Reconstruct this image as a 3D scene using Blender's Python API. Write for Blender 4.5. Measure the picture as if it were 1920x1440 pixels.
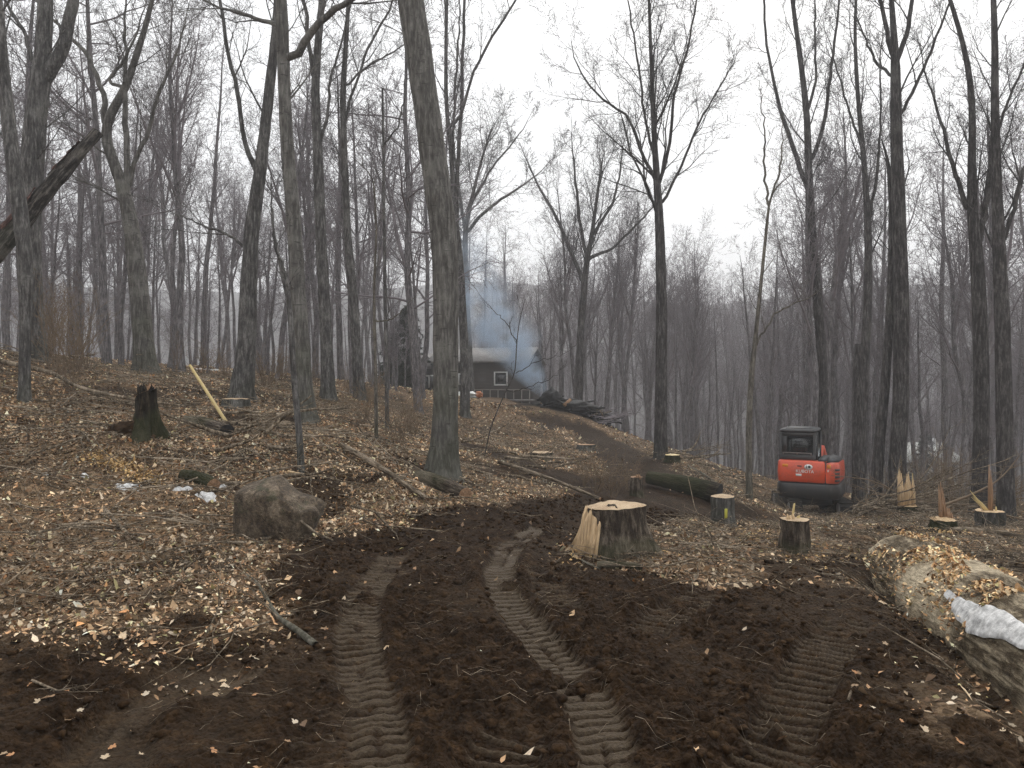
import bpy, math, random
import numpy as np
from mathutils import Vector, noise as mnoise

# ------------------------------------------------------------------ scene, camera, sky, sun
sc = bpy.context.scene
for o in list(bpy.data.objects):
    bpy.data.objects.remove(o)
COL = sc.collection
F_PX = 1450.0            # focal length in pixels of the 1920 px wide photograph
CAM_Z = 1.6
cam_d = bpy.data.cameras.new('camera')
cam_d.sensor_width = 36.0
cam_d.lens = 36.0 * F_PX / 1920.0
cam_d.clip_start = 0.05
cam_d.clip_end = 6000.0
cam = bpy.data.objects.new('camera', cam_d)
COL.objects.link(cam)
cam.location = (0, 0, CAM_Z)
cam.rotation_euler = (math.radians(90), 0, 0)
sc.camera = cam

SUN_EL, SUN_AZ = math.radians(42), math.radians(22)
world = bpy.data.worlds.new('World')
sc.world = world
world.use_nodes = True
wn, wl = world.node_tree.nodes, world.node_tree.links
wn.clear()
w_out = wn.new('ShaderNodeOutputWorld')
w_bg = wn.new('ShaderNodeBackground')
w_bg.inputs['Strength'].default_value = 0.1
w_sky = wn.new('ShaderNodeTexSky')
w_sky.sky_type = 'NISHITA'
w_sky.sun_disc = False
w_sky.sun_elevation = SUN_EL
w_sky.sun_rotation = SUN_AZ
w_sky.dust_density = 4.0
w_tc = wn.new('ShaderNodeTexCoord')
w_map = wn.new('ShaderNodeMapping')
w_map.inputs['Scale'].default_value = (1.0, 1.0, 2.4)
w_noise = wn.new('ShaderNodeTexNoise')
w_noise.inputs['Scale'].default_value = 1.7
w_noise.inputs['Detail'].default_value = 4.0
w_noise.inputs['Roughness'].default_value = 0.5
w_sep = wn.new('ShaderNodeSeparateXYZ')
w_el = wn.new('ShaderNodeMapRange')            # overcast sky: brighter towards the zenith
w_el.inputs['From Min'].default_value = 0.0
w_el.inputs['From Max'].default_value = 0.5
w_el.inputs['To Min'].default_value = 7.6
w_el.inputs['To Max'].default_value = 11.8
w_nr = wn.new('ShaderNodeMapRange')
w_nr.inputs['From Min'].default_value = 0.3
w_nr.inputs['From Max'].default_value = 0.7
w_nr.inputs['To Min'].default_value = 0.93
w_nr.inputs['To Max'].default_value = 1.07
w_mul = wn.new('ShaderNodeMath'); w_mul.operation = 'MULTIPLY'
w_tint = wn.new('ShaderNodeMix'); w_tint.data_type = 'RGBA'; w_tint.blend_type = 'MULTIPLY'
w_tint.inputs[0].default_value = 1.0
w_tint.inputs[7].default_value = (0.985, 0.99, 1.0, 1)
w_mix = wn.new('ShaderNodeMix'); w_mix.data_type = 'RGBA'
w_mix.inputs[0].default_value = 0.93           # nearly closed cloud deck over the clear sky
wl.new(w_tc.outputs['Generated'], w_map.inputs['Vector'])
wl.new(w_map.outputs['Vector'], w_noise.inputs['Vector'])
wl.new(w_tc.outputs['Generated'], w_sep.inputs[0])
wl.new(w_sep.outputs['Z'], w_el.inputs['Value'])
wl.new(w_noise.outputs['Fac'], w_nr.inputs['Value'])
wl.new(w_el.outputs[0], w_mul.inputs[0])
wl.new(w_nr.outputs[0], w_mul.inputs[1])
wl.new(w_mul.outputs[0], w_tint.inputs[6])
wl.new(w_sky.outputs['Color'], w_mix.inputs[6])
wl.new(w_tint.outputs[2], w_mix.inputs[7])
wl.new(w_mix.outputs[2], w_bg.inputs['Color'])
wl.new(w_bg.outputs[0], w_out.inputs['Surface'])

sun_d = bpy.data.lights.new('sun', 'SUN')
sun_d.energy = 1.5
sun_d.angle = math.radians(12)
sun_d.color = (1.0, 0.965, 0.91)
sun = bpy.data.objects.new('sun', sun_d)
COL.objects.link(sun)
sdir = Vector((math.sin(SUN_AZ) * math.cos(SUN_EL), math.cos(SUN_AZ) * math.cos(SUN_EL), math.sin(SUN_EL)))
sun.rotation_euler = sdir.to_track_quat('Z', 'Y').to_euler()
sun.location = (0, 0, 60)

sc.view_settings.view_transform = 'Standard'
sc.view_settings.look = 'None'
sc.view_settings.exposure = 0.25
sc.view_settings.gamma = 1.0
sc.view_settings.use_curve_mapping = False
sc.render.engine = 'CYCLES'
sc.cycles.use_denoising = True
sc.cycles.denoising_prefilter = 'NONE'      # keep the fine texture
sc.cycles.max_bounces = 4
sc.cycles.diffuse_bounces = 2
sc.cycles.glossy_bounces = 2
sc.cycles.use_adaptive_sampling = True
sc.cycles.adaptive_threshold = 0.03
sc.cycles.volume_bounces = 1
sc.cycles.transparent_max_bounces = 8
sc.cycles.volume_step_rate = 1.0
sc.cycles.volume_max_steps = 96

# ------------------------------------------------------------------ helpers: tags and meshes
def tag(o, label=None, cat=None, group=None, kind=None):
    if label: o['label'] = label
    if cat: o['category'] = cat
    if group: o['group'] = group
    if kind: o['kind'] = kind
    return o

def empty(name, loc, label=None, cat=None, group=None, rz=0.0):
    o = bpy.data.objects.new(name, None)
    o.empty_display_size = 0.2
    COL.objects.link(o)
    o.location = loc
    o.rotation_euler = (0, 0, rz)
    return tag(o, label, cat, group)

def raw_mesh(name, verts, faces, smooth=True, col=None):
    """faces: int array (M,3) or (M,4), or list of such arrays"""
    if not isinstance(faces, (list, tuple)):
        faces = [faces]
    faces = [np.asarray(f, dtype=np.int32) for f in faces if len(f)]
    verts = np.asarray(verts, dtype=np.float32)
    me = bpy.data.meshes.new(name)
    nl = sum(f.size for f in faces); nf = sum(len(f) for f in faces)
    me.vertices.add(len(verts)); me.loops.add(nl); me.polygons.add(nf)
    me.vertices.foreach_set('co', verts.ravel())
    me.loops.foreach_set('vertex_index', np.concatenate([f.ravel() for f in faces]))
    tot = np.concatenate([np.full(len(f), f.shape[1], dtype=np.int32) for f in faces])
    st = np.concatenate([[0], np.cumsum(tot)[:-1]]).astype(np.int32)
    me.polygons.foreach_set('loop_start', st)
    if smooth:
        me.polygons.foreach_set('use_smooth', np.ones(nf, dtype=bool))
    me.update(calc_edges=True)
    if col is not None:
        for nm, arr in col.items():
            at = me.color_attributes.new(nm, 'FLOAT_COLOR', 'POINT')
            at.data.foreach_set('color', np.asarray(arr, dtype=np.float32).ravel())
    return me

def link(name, me, mat, parent=None, loc=None, rz=0.0):
    o = bpy.data.objects.new(name, me)
    COL.objects.link(o)
    if mat is not None and len(me.materials) == 0:
        me.materials.append(mat)
    if parent is not None: o.parent = parent
    if loc is not None: o.location = loc
    if rz: o.rotation_euler = (0, 0, rz)
    return o

class MB:
    """collects boxes, prisms, tubes into one mesh"""
    def __init__(s): s.v = []; s.f3 = []; s.f4 = []; s.n = 0
    def add(s, v, f):
        v = np.asarray(v, dtype=np.float64); f = np.asarray(f, dtype=np.int32)
        if f.shape[1] == 3: s.f3.append(f + s.n)
        else: s.f4.append(f + s.n)
        s.v.append(v); s.n += len(v)
        return s
    def box(s, x0, x1, y0, y1, z0, z1, bev=0.0):
        if bev <= 0:
            v = [(x, y, z) for z in (z0, z1) for y in (y0, y1) for x in (x0, x1)]
            return s.add(v, [(0, 2, 3, 1), (4, 5, 7, 6), (0, 1, 5, 4), (2, 6, 7, 3), (0, 4, 6, 2), (1, 3, 7, 5)])
        b = min(bev, (x1 - x0) / 2.01, (y1 - y0) / 2.01, (z1 - z0) / 2.01)
        def ring(z, i):
            return [(x0 + i + b, y0 + i, z), (x1 - i - b, y0 + i, z), (x1 - i, y0 + i + b, z), (x1 - i, y1 - i - b, z),
                    (x1 - i - b, y1 - i, z), (x0 + i + b, y1 - i, z), (x0 + i, y1 - i - b, z), (x0 + i, y0 + i + b, z)]
        return s.prism([ring(z0, b), ring(z0 + b, 0), ring(z1 - b, 0), ring(z1, b)])
    def prism(s, rings, cap=True):
        k = len(rings[0]); v = [p for r in rings for p in r]
        f = []
        for i in range(len(rings) - 1):
            for j in range(k):
                f.append((i * k + j, i * k + (j + 1) % k, (i + 1) * k + (j + 1) % k, (i + 1) * k + j))
        base = s.n
        s.add(v, f)
        if cap:
            for ri, flip in ((0, True), (len(rings) - 1, False)):
                c = np.mean(np.array(rings[ri]), axis=0)
                s.v.append(c[None]); ci = s.n; s.n += 1
                tri = [(ci, base + ri * k + (j + 1) % k, base + ri * k + j) if flip else (ci, base + ri * k + j, base + ri * k + (j + 1) % k) for j in range(k)]
                s.f3.append(np.array(tri, dtype=np.int32))
        return s
    def tube(s, pts, rad, sides=6, cap=True):
        pts = np.asarray(pts, float)
        rad = np.full(len(pts), rad) if np.isscalar(rad) else np.asarray(rad, float)
        V, Fq = tubes(pts[None], rad[None], sides)
        rings = V.reshape(len(pts), sides, 3)
        return s.prism([list(map(tuple, r)) for r in rings], cap)
    def build(s, name, mat, parent=None, smooth=False, loc=None):
        fs = []
        if s.f4: fs.append(np.concatenate(s.f4))
        if s.f3: fs.append(np.concatenate(s.f3))
        return link(name, raw_mesh(name, np.concatenate(s.v), fs, smooth), mat, parent, loc)

def tubes(P, R, S, twist=None):
    """P (N,K,3), R (N,K) -> verts (N*K*S,3), quads"""
    N, K, _ = P.shape
    T = np.empty_like(P)
    T[:, 1:-1] = P[:, 2:] - P[:, :-2]
    T[:, 0] = P[:, 1] - P[:, 0]; T[:, -1] = P[:, -1] - P[:, -2]
    T /= np.maximum(np.linalg.norm(T, axis=2, keepdims=True), 1e-9)
    ref = np.where(np.abs(T[:, :1, 2:3]) < 0.9, np.array([0, 0, 1.0]), np.array([1.0, 0, 0]))[:, 0]
    a = np.linspace(0, 2 * np.pi, S, endpoint=False)
    ca, sa = np.cos(a), np.sin(a)
    V = np.empty((N, K, S, 3))
    u = ref
    for k in range(K):
        t = T[:, k]
        u = u - t * np.sum(u * t, axis=1, keepdims=True)
        u = u / np.maximum(np.linalg.norm(u, axis=1, keepdims=True), 1e-9)
        w = np.cross(t, u)
        V[:, k] = P[:, k, None] + R[:, k, None, None] * (u[:, None] * ca[None, :, None] + w[:, None] * sa[None, :, None])
    n = np.arange(N)[:, None, None] * (K * S)
    k = np.arange(K - 1)[None, :, None] * S
    j = np.arange(S)[None, None, :]
    j2 = (j + 1) % S
    q = np.stack([n + k + j, n + k + j2, n + k + S + j2, n + k + S + j], axis=-1)
    return V.reshape(-1, 3), q.reshape(-1, 4)

# ------------------------------------------------------------------ numpy noise
def _hash(ix, iy, iz, seed):
    h = (ix.astype(np.int64) * 374761393 + iy.astype(np.int64) * 668265263 + iz.astype(np.int64) * 2147483647 + seed * 1274126177) & 0xFFFFFFFF
    h = ((h ^ (h >> 13)) * 1274126177) & 0xFFFFFFFF
    h = h ^ (h >> 16)
    return (h & 0xFFFFFF) / float(0xFFFFFF)

def vnoise(x, y, seed=0):
    ix = np.floor(x); iy = np.floor(y)
    fx = x - ix; fy = y - iy
    fx = fx * fx * fx * (fx * (fx * 6 - 15) + 10); fy = fy * fy * fy * (fy * (fy * 6 - 15) + 10)
    z = np.zeros_like(ix)
    a = _hash(ix, iy, z, seed); b = _hash(ix + 1, iy, z, seed)
    c = _hash(ix, iy + 1, z, seed); d = _hash(ix + 1, iy + 1, z, seed)
    return (a + (b - a) * fx) * (1 - fy) + (c + (d - c) * fx) * fy      # 0..1

def fbm(x, y, oct=4, seed=0, gain=0.5):
    s = 0; a = 1.0; t = 0
    for i in range(oct):
        s = s + a * (vnoise(x * 2 ** i + 17.3 * i, y * 2 ** i - 9.1 * i, seed + i) - 0.5); t += a; a *= gain
    return s / t * 2.0     # about -1..1

def vnoise3(p, seed=0):
    x, y, z = p[..., 0], p[..., 1], p[..., 2]
    ix, iy, iz = np.floor(x), np.floor(y), np.floor(z)
    fx, fy, fz = x - ix, y - iy, z - iz
    fx = fx * fx * (3 - 2 * fx); fy = fy * fy * (3 - 2 * fy); fz = fz * fz * (3 - 2 * fz)
    r = 0
    for dz, wz in ((0, 1 - fz), (1, fz)):
        for dy, wy in ((0, 1 - fy), (1, fy)):
            for dx, wx in ((0, 1 - fx), (1, fx)):
                r = r + wx * wy * wz * _hash(ix + dx, iy + dy, iz + dz, seed)
    return r * 2 - 1

def sstep(a, b, x):
    t = np.clip((x - a) / (b - a), 0, 1)
    return t * t * (3 - 2 * t)

# ------------------------------------------------------------------ materials
def mat_new(name):
    m = bpy.data.materials.new(name)
    m.use_nodes = True
    nt = m.node_tree
    for n in list(nt.nodes): nt.nodes.remove(n)
    out = nt.nodes.new('ShaderNodeOutputMaterial')
    b = nt.nodes.new('ShaderNodeBsdfPrincipled')
    nt.links.new(b.outputs[0], out.inputs['Surface'])
    return m, nt, b, out

def nd(nt, typ, **kw):
    n = nt.nodes.new(typ)
    for k, v in kw.items():
        if k.startswith('i_'):
            n.inputs[k[2:].replace('_', ' ')].default_value = v
        else:
            setattr(n, k, v)
    return n

def ramp(nt, fac, stops):
    r = nt.nodes.new('ShaderNodeValToRGB')
    el = r.color_ramp.elements
    while len(el) < len(stops): el.new(0.5)
    for e, (p, c) in zip(el, stops):
        e.position = p; e.color = (*c, 1) if len(c) == 3 else c
    nt.links.new(fac, r.inputs[0])
    return r.outputs['Color']

def mixc(nt, fac, a, b, mode='MIX'):
    n = nt.nodes.new('ShaderNodeMix'); n.data_type = 'RGBA'; n.blend_type = mode
    for s, v in ((0, fac), (6, a), (7, b)):
        if isinstance(v, (int, float)): n.inputs[s].default_value = v
        elif isinstance(v, tuple): n.inputs[s].default_value = (*v, 1) if len(v) == 3 else v
        else: nt.links.new(v, n.inputs[s])
    return n.outputs[2]

def mth(nt, op, a, b=None, clamp=False):
    n = nt.nodes.new('ShaderNodeMath'); n.operation = op; n.use_clamp = clamp
    for i, v in enumerate((a, b)):
        if v is None: continue
        if isinstance(v, (int, float)): n.inputs[i].default_value = v
        else: nt.links.new(v, n.inputs[i])
    return n.outputs[0]

def mrange(nt, v, a, b, c=0.0, d=1.0):
    n = nt.nodes.new('ShaderNodeMapRange'); n.interpolation_type = 'SMOOTHSTEP'
    nt.links.new(v, n.inputs['Value'])
    for k, x in (('From Min', a), ('From Max', b), ('To Min', c), ('To Max', d)): n.inputs[k].default_value = x
    return n.outputs[0]

def tnoise(nt, vec, scale, detail=4.0, rough=0.55):
    n = nd(nt, 'ShaderNodeTexNoise', i_Scale=scale, i_Detail=detail, i_Roughness=rough)
    if vec is not None: nt.links.new(vec, n.inputs['Vector'])
    return n.outputs['Fac']

def tmap(nt, vec, scale):
    n = nt.nodes.new('ShaderNodeMapping'); n.inputs['Scale'].default_value = scale
    nt.links.new(vec, n.inputs['Vector'])
    return n.outputs['Vector']

def bump(nt, b, h, strength, dist):
    n = nt.nodes.new('ShaderNodeBump')
    n.inputs['Strength'].default_value = strength; n.inputs['Distance'].default_value = dist
    nt.links.new(h, n.inputs['Height'])
    nt.links.new(n.outputs[0], b.inputs['Normal'])

def bark_mat(name, dark, light, moss=0.0, lichen=0.3, furrow=1.0, rings=False, moss_h=1.0, fine=0.85):
    m, nt, b, _ = mat_new(name)
    tc = nt.nodes.new('ShaderNodeTexCoord').outputs['Object']
    v1 = tmap(nt, tc, (9.0, 9.0, 1.4))
    v2 = tmap(nt, tc, (4.0, 4.0, 22.0))
    f1 = tnoise(nt, v1, 2.2, 5.0, 0.65)
    f2 = tnoise(nt, tc, 1.6, 3.0, 0.5)
    f3 = tnoise(nt, v2, 1.2, 3.0, 0.6)
    c = ramp(nt, f1, [(0.34, tuple(x * 0.62 for x in dark)), (0.48, dark), (0.64, light)])
    patch = tuple(min(1, x * 1.45 + 0.015) for x in light)
    c = mixc(nt, mth(nt, 'MULTIPLY', mrange(nt, f2, 0.5, 0.68), lichen), c, patch)
    f4 = tnoise(nt, tmap(nt, tc, (1, 1, 0.35)), 38.0, 6.0, 0.7)
    c = mixc(nt, fine, c, ramp(nt, f4, [(0.32, (0.45, 0.44, 0.43)), (0.5, (0.95, 0.95, 0.95)), (0.68, (1.5, 1.48, 1.45))]), 'MULTIPLY')
    marks = mrange(nt, f3, 0.60, 0.68)
    c = mixc(nt, mth(nt, 'MULTIPLY', marks, 0.75 if rings else 0.3), c, tuple(x * 0.45 for x in dark))
    if moss > 0:
        sep = nt.nodes.new('ShaderNodeSeparateXYZ'); nt.links.new(tc, sep.inputs[0])
        low = mrange(nt, sep.outputs['Z'], moss_h, 0.05)
        mm = mth(nt, 'MULTIPLY', mrange(nt, mth(nt, 'ADD', f2, mth(nt, 'MULTIPLY', low, 0.35)), 0.55, 0.75), moss)
        c = mixc(nt, mm, c, (0.040, 0.046, 0.018))
    nt.links.new(c, b.inputs['Base Color'])
    b.inputs['Roughness'].default_value = 0.9
    b.inputs['Specular IOR Level'].default_value = 0.1
    h = mth(nt, 'SUBTRACT', mth(nt, 'ADD', f1, mth(nt, 'MULTIPLY', f4, 0.5)), mth(nt, 'MULTIPLY', marks, 0.5 if rings else 0.15))
    bump(nt, b, h, min(1.0, 0.9 * furrow), 0.02 + 0.015 * furrow)
    return m

def simple_mat(name, col, rough=0.6, var=0.15, scale=8.0, bmp=0.0, spec=0.4, metal=0.0, stretch=(1, 1, 1)):
    m, nt, b, _ = mat_new(name)
    tc = tmap(nt, nt.nodes.new('ShaderNodeTexCoord').outputs['Object'], stretch)
    f = tnoise(nt, tc, scale, 5.0, 0.6)
    c = ramp(nt, f, [(0.3, tuple(x * (1 - var) for x in col)), (0.7, tuple(min(1, x * (1 + var)) for x in col))])
    nt.links.new(c, b.inputs['Base Color'])
    b.inputs['Roughness'].default_value = rough
    b.inputs['Specular IOR Level'].default_value = spec
    b.inputs['Metallic'].default_value = metal
    if bmp: bump(nt, b, f, bmp, 0.02)
    return m

def attr_mat(name, rough=0.8, attr='Col', spec=0.25, bmp=0.0, bscale=60.0, trans=0.0):
    m, nt, b, _ = mat_new(name)
    a = nt.nodes.new('ShaderNodeAttribute'); a.attribute_name = attr
    tc = nt.nodes.new('ShaderNodeTexCoord').outputs['Object']
    f = tnoise(nt, tc, bscale, 3.0)
    c = mixc(nt, 1.0, a.outputs['Color'], ramp(nt, f, [(0.3, (0.75, 0.75, 0.75)), (0.7, (1.15, 1.12, 1.1))]), 'MULTIPLY')
    nt.links.new(c, b.inputs['Base Color'])
    b.inputs['Roughness'].default_value = rough
    b.inputs['Specular IOR Level'].default_value = spec
    if bmp: bump(nt, b, f, bmp, 0.01)
    return m

M = {}
M['bark_beech'] = bark_mat('bark_beech', (0.098, 0.092, 0.084), (0.185, 0.176, 0.162), moss=0.30, lichen=0.5, furrow=0.35, rings=True, moss_h=2.5, fine=0.45)
M['bark_grey'] = bark_mat('bark_grey', (0.082, 0.078, 0.075), (0.19, 0.182, 0.174), moss=0.22, lichen=0.4, furrow=0.9)
M['bark_dark'] = bark_mat('bark_dark', (0.052, 0.047, 0.046), (0.135, 0.126, 0.121), moss=0.2, lichen=0.25, furrow=1.2)
M['bark_pale'] = bark_mat('bark_pale', (0.10, 0.09, 0.076), (0.20, 0.18, 0.152), moss=0.3, lichen=0.5, furrow=0.6)
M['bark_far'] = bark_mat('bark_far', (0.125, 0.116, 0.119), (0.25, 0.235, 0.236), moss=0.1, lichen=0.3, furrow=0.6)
M['bark_dead'] = bark_mat('bark_dead', (0.032, 0.028, 0.025), (0.165, 0.148, 0.130), moss=0.2, lichen=0.5, furrow=1.6)
M['bark_red'] = bark_mat('bark_red', (0.055, 0.028, 0.023), (0.21, 0.115, 0.090), lichen=0.4, furrow=1.6)
M['twig'] = simple_mat('twig', (0.195, 0.174, 0.182), 0.9, 0.25, 3.0, spec=0.15)
M['twig_brown'] = simple_mat('twig_brown', (0.17, 0.125, 0.085), 0.9, 0.3, 6.0, spec=0.15)
M['stick'] = bark_mat('stick', (0.10, 0.077, 0.053), (0.32, 0.26, 0.19), moss=0.0, lichen=0.5, furrow=0.8)
M['leaf'] = attr_mat('leaf', 0.75, 'Col', 0.25)
M['wood_fresh'] = simple_mat('wood_fresh', (0.54, 0.385, 0.225), 0.7, 0.3, 3.0, 0.5, 0.25, stretch=(12, 12, 1.2))
M['wood_top'] = simple_mat('wood_top', (0.52, 0.35, 0.185), 0.7, 0.25, 14.0, 0.3, 0.25)
M['wood_old'] = simple_mat('wood_old', (0.30, 0.185, 0.11), 0.8, 0.4, 3.0, 0.6, 0.2, stretch=(12, 12, 1.2))
def ring_mat():
    m, nt, b, _ = mat_new('wood_top')
    tc = nt.nodes.new('ShaderNodeTexCoord').outputs['Object']
    sep = nt.nodes.new('ShaderNodeSeparateXYZ'); nt.links.new(tc, sep.inputs[0])
    x, y, z = sep.outputs
    wob = tnoise(nt, tc, 6.0, 4.0, 0.6)
    rad = mth(nt, 'SQRT', mth(nt, 'ADD', mth(nt, 'MULTIPLY', x, x), mth(nt, 'MULTIPLY', y, y)))
    ring = mth(nt, 'SINE', mth(nt, 'ADD', mth(nt, 'MULTIPLY', rad, 520.0), mth(nt, 'MULTIPLY', wob, 14.0)))
    c = ramp(nt, mth(nt, 'ADD', mth(nt, 'MULTIPLY', ring, 0.22), wob), [(0.25, (0.26, 0.165, 0.088)), (0.5, (0.46, 0.325, 0.19)), (0.8, (0.60, 0.47, 0.31))])
    c = mixc(nt, mrange(nt, tnoise(nt, tc, 3.2, 4.0, 0.7), 0.52, 0.68, 0, 0.7), c, (0.24, 0.145, 0.075))
    nt.links.new(c, b.inputs['Base Color']); b.inputs['Roughness'].default_value = 0.75
    bump(nt, b, mth(nt, 'ADD', ring, mth(nt, 'MULTIPLY', tnoise(nt, tmap(nt, tc, (40, 3, 3)), 2.0, 3.0), 2.0)), 0.4, 0.01)
    return m
M['wood_top'] = ring_mat()
M['wood_pole'] = simple_mat('wood_pole', (0.56, 0.43, 0.20), 0.6, 0.12, 5.0, 0.1, 0.3)
M['snow'] = simple_mat('snow', (0.52, 0.515, 0.505), 0.65, 0.45, 22.0, 0.5, 0.3)
M['char'] = simple_mat('char', (0.012, 0.011, 0.011), 0.75, 0.6, 10.0, 0.8, 0.4)
M['ash'] = simple_mat('ash', (0.05, 0.047, 0.044), 0.95, 0.7, 6.0, 0.6, 0.2)

# ------------------------------------------------------------------ terrain heights
def wx(px, Y): return (px - 960.0) / F_PX * Y
def wz(py, Y): return CAM_Z + (720.0 - py) / F_PX * Y
def P3(px, py, Y): return (wx(px, Y), Y, wz(py, Y))

_ctrl = [(-2, 0, 0), (2, 0, 0), (-4.5, 3, .06), (4.5, 3, -.08), (0, 3.5, 0), (0, 5, 0), (-3.5, 6, .1), (3.6, 6, -.08), (-6, -10, .5), (6, -10, -.6),
         (0, -8, 0), (-16, 0, 2.2), (16, 0, -2.0), (-16, -12, 2.5), (18, -12, -2.2), (-20, 10, 3.4), (20, 10, -2.4)]
_cpx = [(1145, 1030, 7.6), (1490, 1040, 8), (1355, 985, 11), (510, 1005, 8), (828, 897, 12.5), (1015, 868, 18), (1050, 778, 30), (1120, 805, 28),
        (1238, 868, 21), (1520, 962, 22), (1465, 961, 22), (1580, 963, 22), (1520, 955, 23.5), (1520, 972, 20.5), (1450, 968, 20.5), (1540, 978, 18.8), (1480, 975, 18.8), (1500, 982, 16), (1580, 985, 16), (1440, 965, 16), (1500, 990, 14), (1590, 992, 14), (1430, 985, 13.5), (1700, 958, 17), (1765, 990, 12), (1855, 985, 14), (265, 842, 11), (450, 752, 16), (575, 792, 15),
        (617, 752, 19), (275, 697, 19), (62, 670, 17), (45, 752, 13), (675, 747, 20), (1835, 965, 18), (1885, 985, 17), (1680, 925, 21),
        (1405, 930, 17), (1300, 918, 16), (150, 905, 9.5), (50, 1000, 7.5), (-150, 660, 14), (300, 705, 26), (420, 702, 28), (700, 750, 25),
        (900, 752, 36), (820, 748, 46), (960, 748, 46), (1000, 775, 33), (900, 832, 20), (1180, 830, 26), (1330, 880, 21), (1450, 905, 26)]
_ctrl += [P3(*c) for c in _cpx]
_ctrl += [(-14, 34, 2.4), (-30, 30, 3.6), (-40, 55, 4), (-12, 50, 1.7), (-8, 60, 1.2), (4, 45, -1.2), (3, 60, -3.0), (12, 34, -3.2), (14, 45, -4.6),
          (22, 38, -4.2), (30, 30, -4.0), (30, 55, -7.0), (10, 70, -6.5), (-30, 80, 2.0), (35, 80, -10.0), (-4, 90, -3.5)]
_C = np.array(_ctrl, float)
def _tps(r2): return np.where(r2 > 1e-12, r2 * np.log(np.maximum(r2, 1e-12)) * 0.5, 0.0)
_S = 20.0
_A = _C[:, :2] / _S
_K = _tps(((_A[:, None] - _A[None]) ** 2).sum(-1)) + np.eye(len(_A)) * 0.004
_Pm = np.c_[np.ones(len(_A)), _A]
_L = np.block([[_K, _Pm], [_Pm.T, np.zeros((3, 3))]])
_W = np.linalg.solve(_L, np.r_[_C[:, 2], 0, 0, 0])

def far_h(x, y):
    d = np.hypot(x, y)
    val = -11 + 5 * fbm(x / 90, y / 90, 2, 71) - 6 * sstep(0, 60, x) * sstep(60, 120, y)
    rise = sstep(120, 430, d + 0.08 * x)
    ridge = 63 + 11 * fbm(x / 150 + 3, y / 260, 3, 5) + 0.012 * x
    return val + rise * ridge

def h_base(x, y):
    x = np.asarray(x, float); y = np.asarray(y, float)
    sh = x.shape; x = x.ravel(); y = y.ravel()
    out = np.empty_like(x)
    for i in range(0, len(x), 60000):
        a, b = x[i:i + 60000] / _S, y[i:i + 60000] / _S
        r2 = (a[:, None] - _A[None, :, 0]) ** 2 + (b[:, None] - _A[None, :, 1]) ** 2
        out[i:i + 60000] = _tps(r2) @ _W[:-3] + _W[-3] + _W[-2] * a + _W[-1] * b
    d = np.hypot(x, y)
    w = sstep(55, 125, d)
    return ((1 - w) * np.clip(out, -14, 8) + w * far_h(x, y)).reshape(sh)

def to_ground(px, py):
    """point where the view ray through a photograph pixel meets the ground"""
    Y = np.linspace(1.2, 70, 1400)
    hz = h_base(wx(px, Y), Y); rz_ = wz(py, Y)
    k = np.argmax(rz_ <= hz) if np.any(rz_ <= hz) else len(Y) - 1
    return (wx(px, Y[k]), Y[k])

# trail of bare mud (outlines drawn on the ground)
_mud_px = [(-250, 1500), (-120, 1175), (0, 1165), (150, 1190), (300, 1225), (430, 1245), (540, 1205), (560, 1170), (500, 1120), (480, 1060), (520, 1025), (600, 1000), (700, 990),
           (790, 962), (900, 940), (1020, 922), (1110, 905), (1200, 895), (1290, 930), (1420, 950), (1450, 975), (1330, 980), (1230, 985), (1180, 1000),
           (1075, 1010), (1075, 1050), (1200, 1065), (1330, 1085), (1500, 1088), (1640, 1100), (1720, 1190), (1745, 1240), (1700, 1270), (1690, 1320), (1740, 1385), (1930, 1420),
           (2000, 1600)]
_mud = np.array([to_ground(*p) for p in _mud_px])
_mud = np.vstack([_mud, [(4.0, -8), (-4.0, -8)]])
_trail_px = [[(1160, 915), (1080, 898), (1010, 880), (930, 855), (880, 835)], [(1200, 905), (1210, 885), (1170, 850), (1130, 820), (1080, 800), (1030, 790)]]
_trails = [(np.array([to_ground(*p) for p in t]), w) for t, w in zip(_trail_px, (0.85, 1.0))]

def seg_dist(px, py, path, closed=False):
    """distance to polyline, arclength and signed side"""
    best = np.full(px.shape, 1e9); sbest = np.zeros(px.shape); side = np.zeros(px.shape)
    s0 = 0.0
    n = len(path)
    for i in range(n if closed else n - 1):
        a = path[i]; b = path[(i + 1) % n]
        d = b - a; L = np.hypot(*d) + 1e-9
        t = np.clip(((px - a[0]) * d[0] + (py - a[1]) * d[1]) / L ** 2, 0, 1)
        qx, qy = px - a[0] - t * d[0], py - a[1] - t * d[1]
        dd = np.hypot(qx, qy)
        m = dd < best
        best = np.where(m, dd, best); sbest = np.where(m, s0 + t * L, sbest)
        side = np.where(m, np.sign(d[0] * qy - d[1] * qx), side)
        s0 += L
    return best, sbest, side

def in_poly(px, py, poly):
    c = np.zeros(px.shape, bool)
    n = len(poly)
    for i in range(n):
        x1, y1 = poly[i]; x2, y2 = poly[(i + 1) % n]
        if y1 == y2: continue
        hit = ((y1 > py) != (y2 > py)) & (px < (x2 - x1) * (py - y1) / (y2 - y1) + x1)
        c ^= hit
    return c

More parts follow.
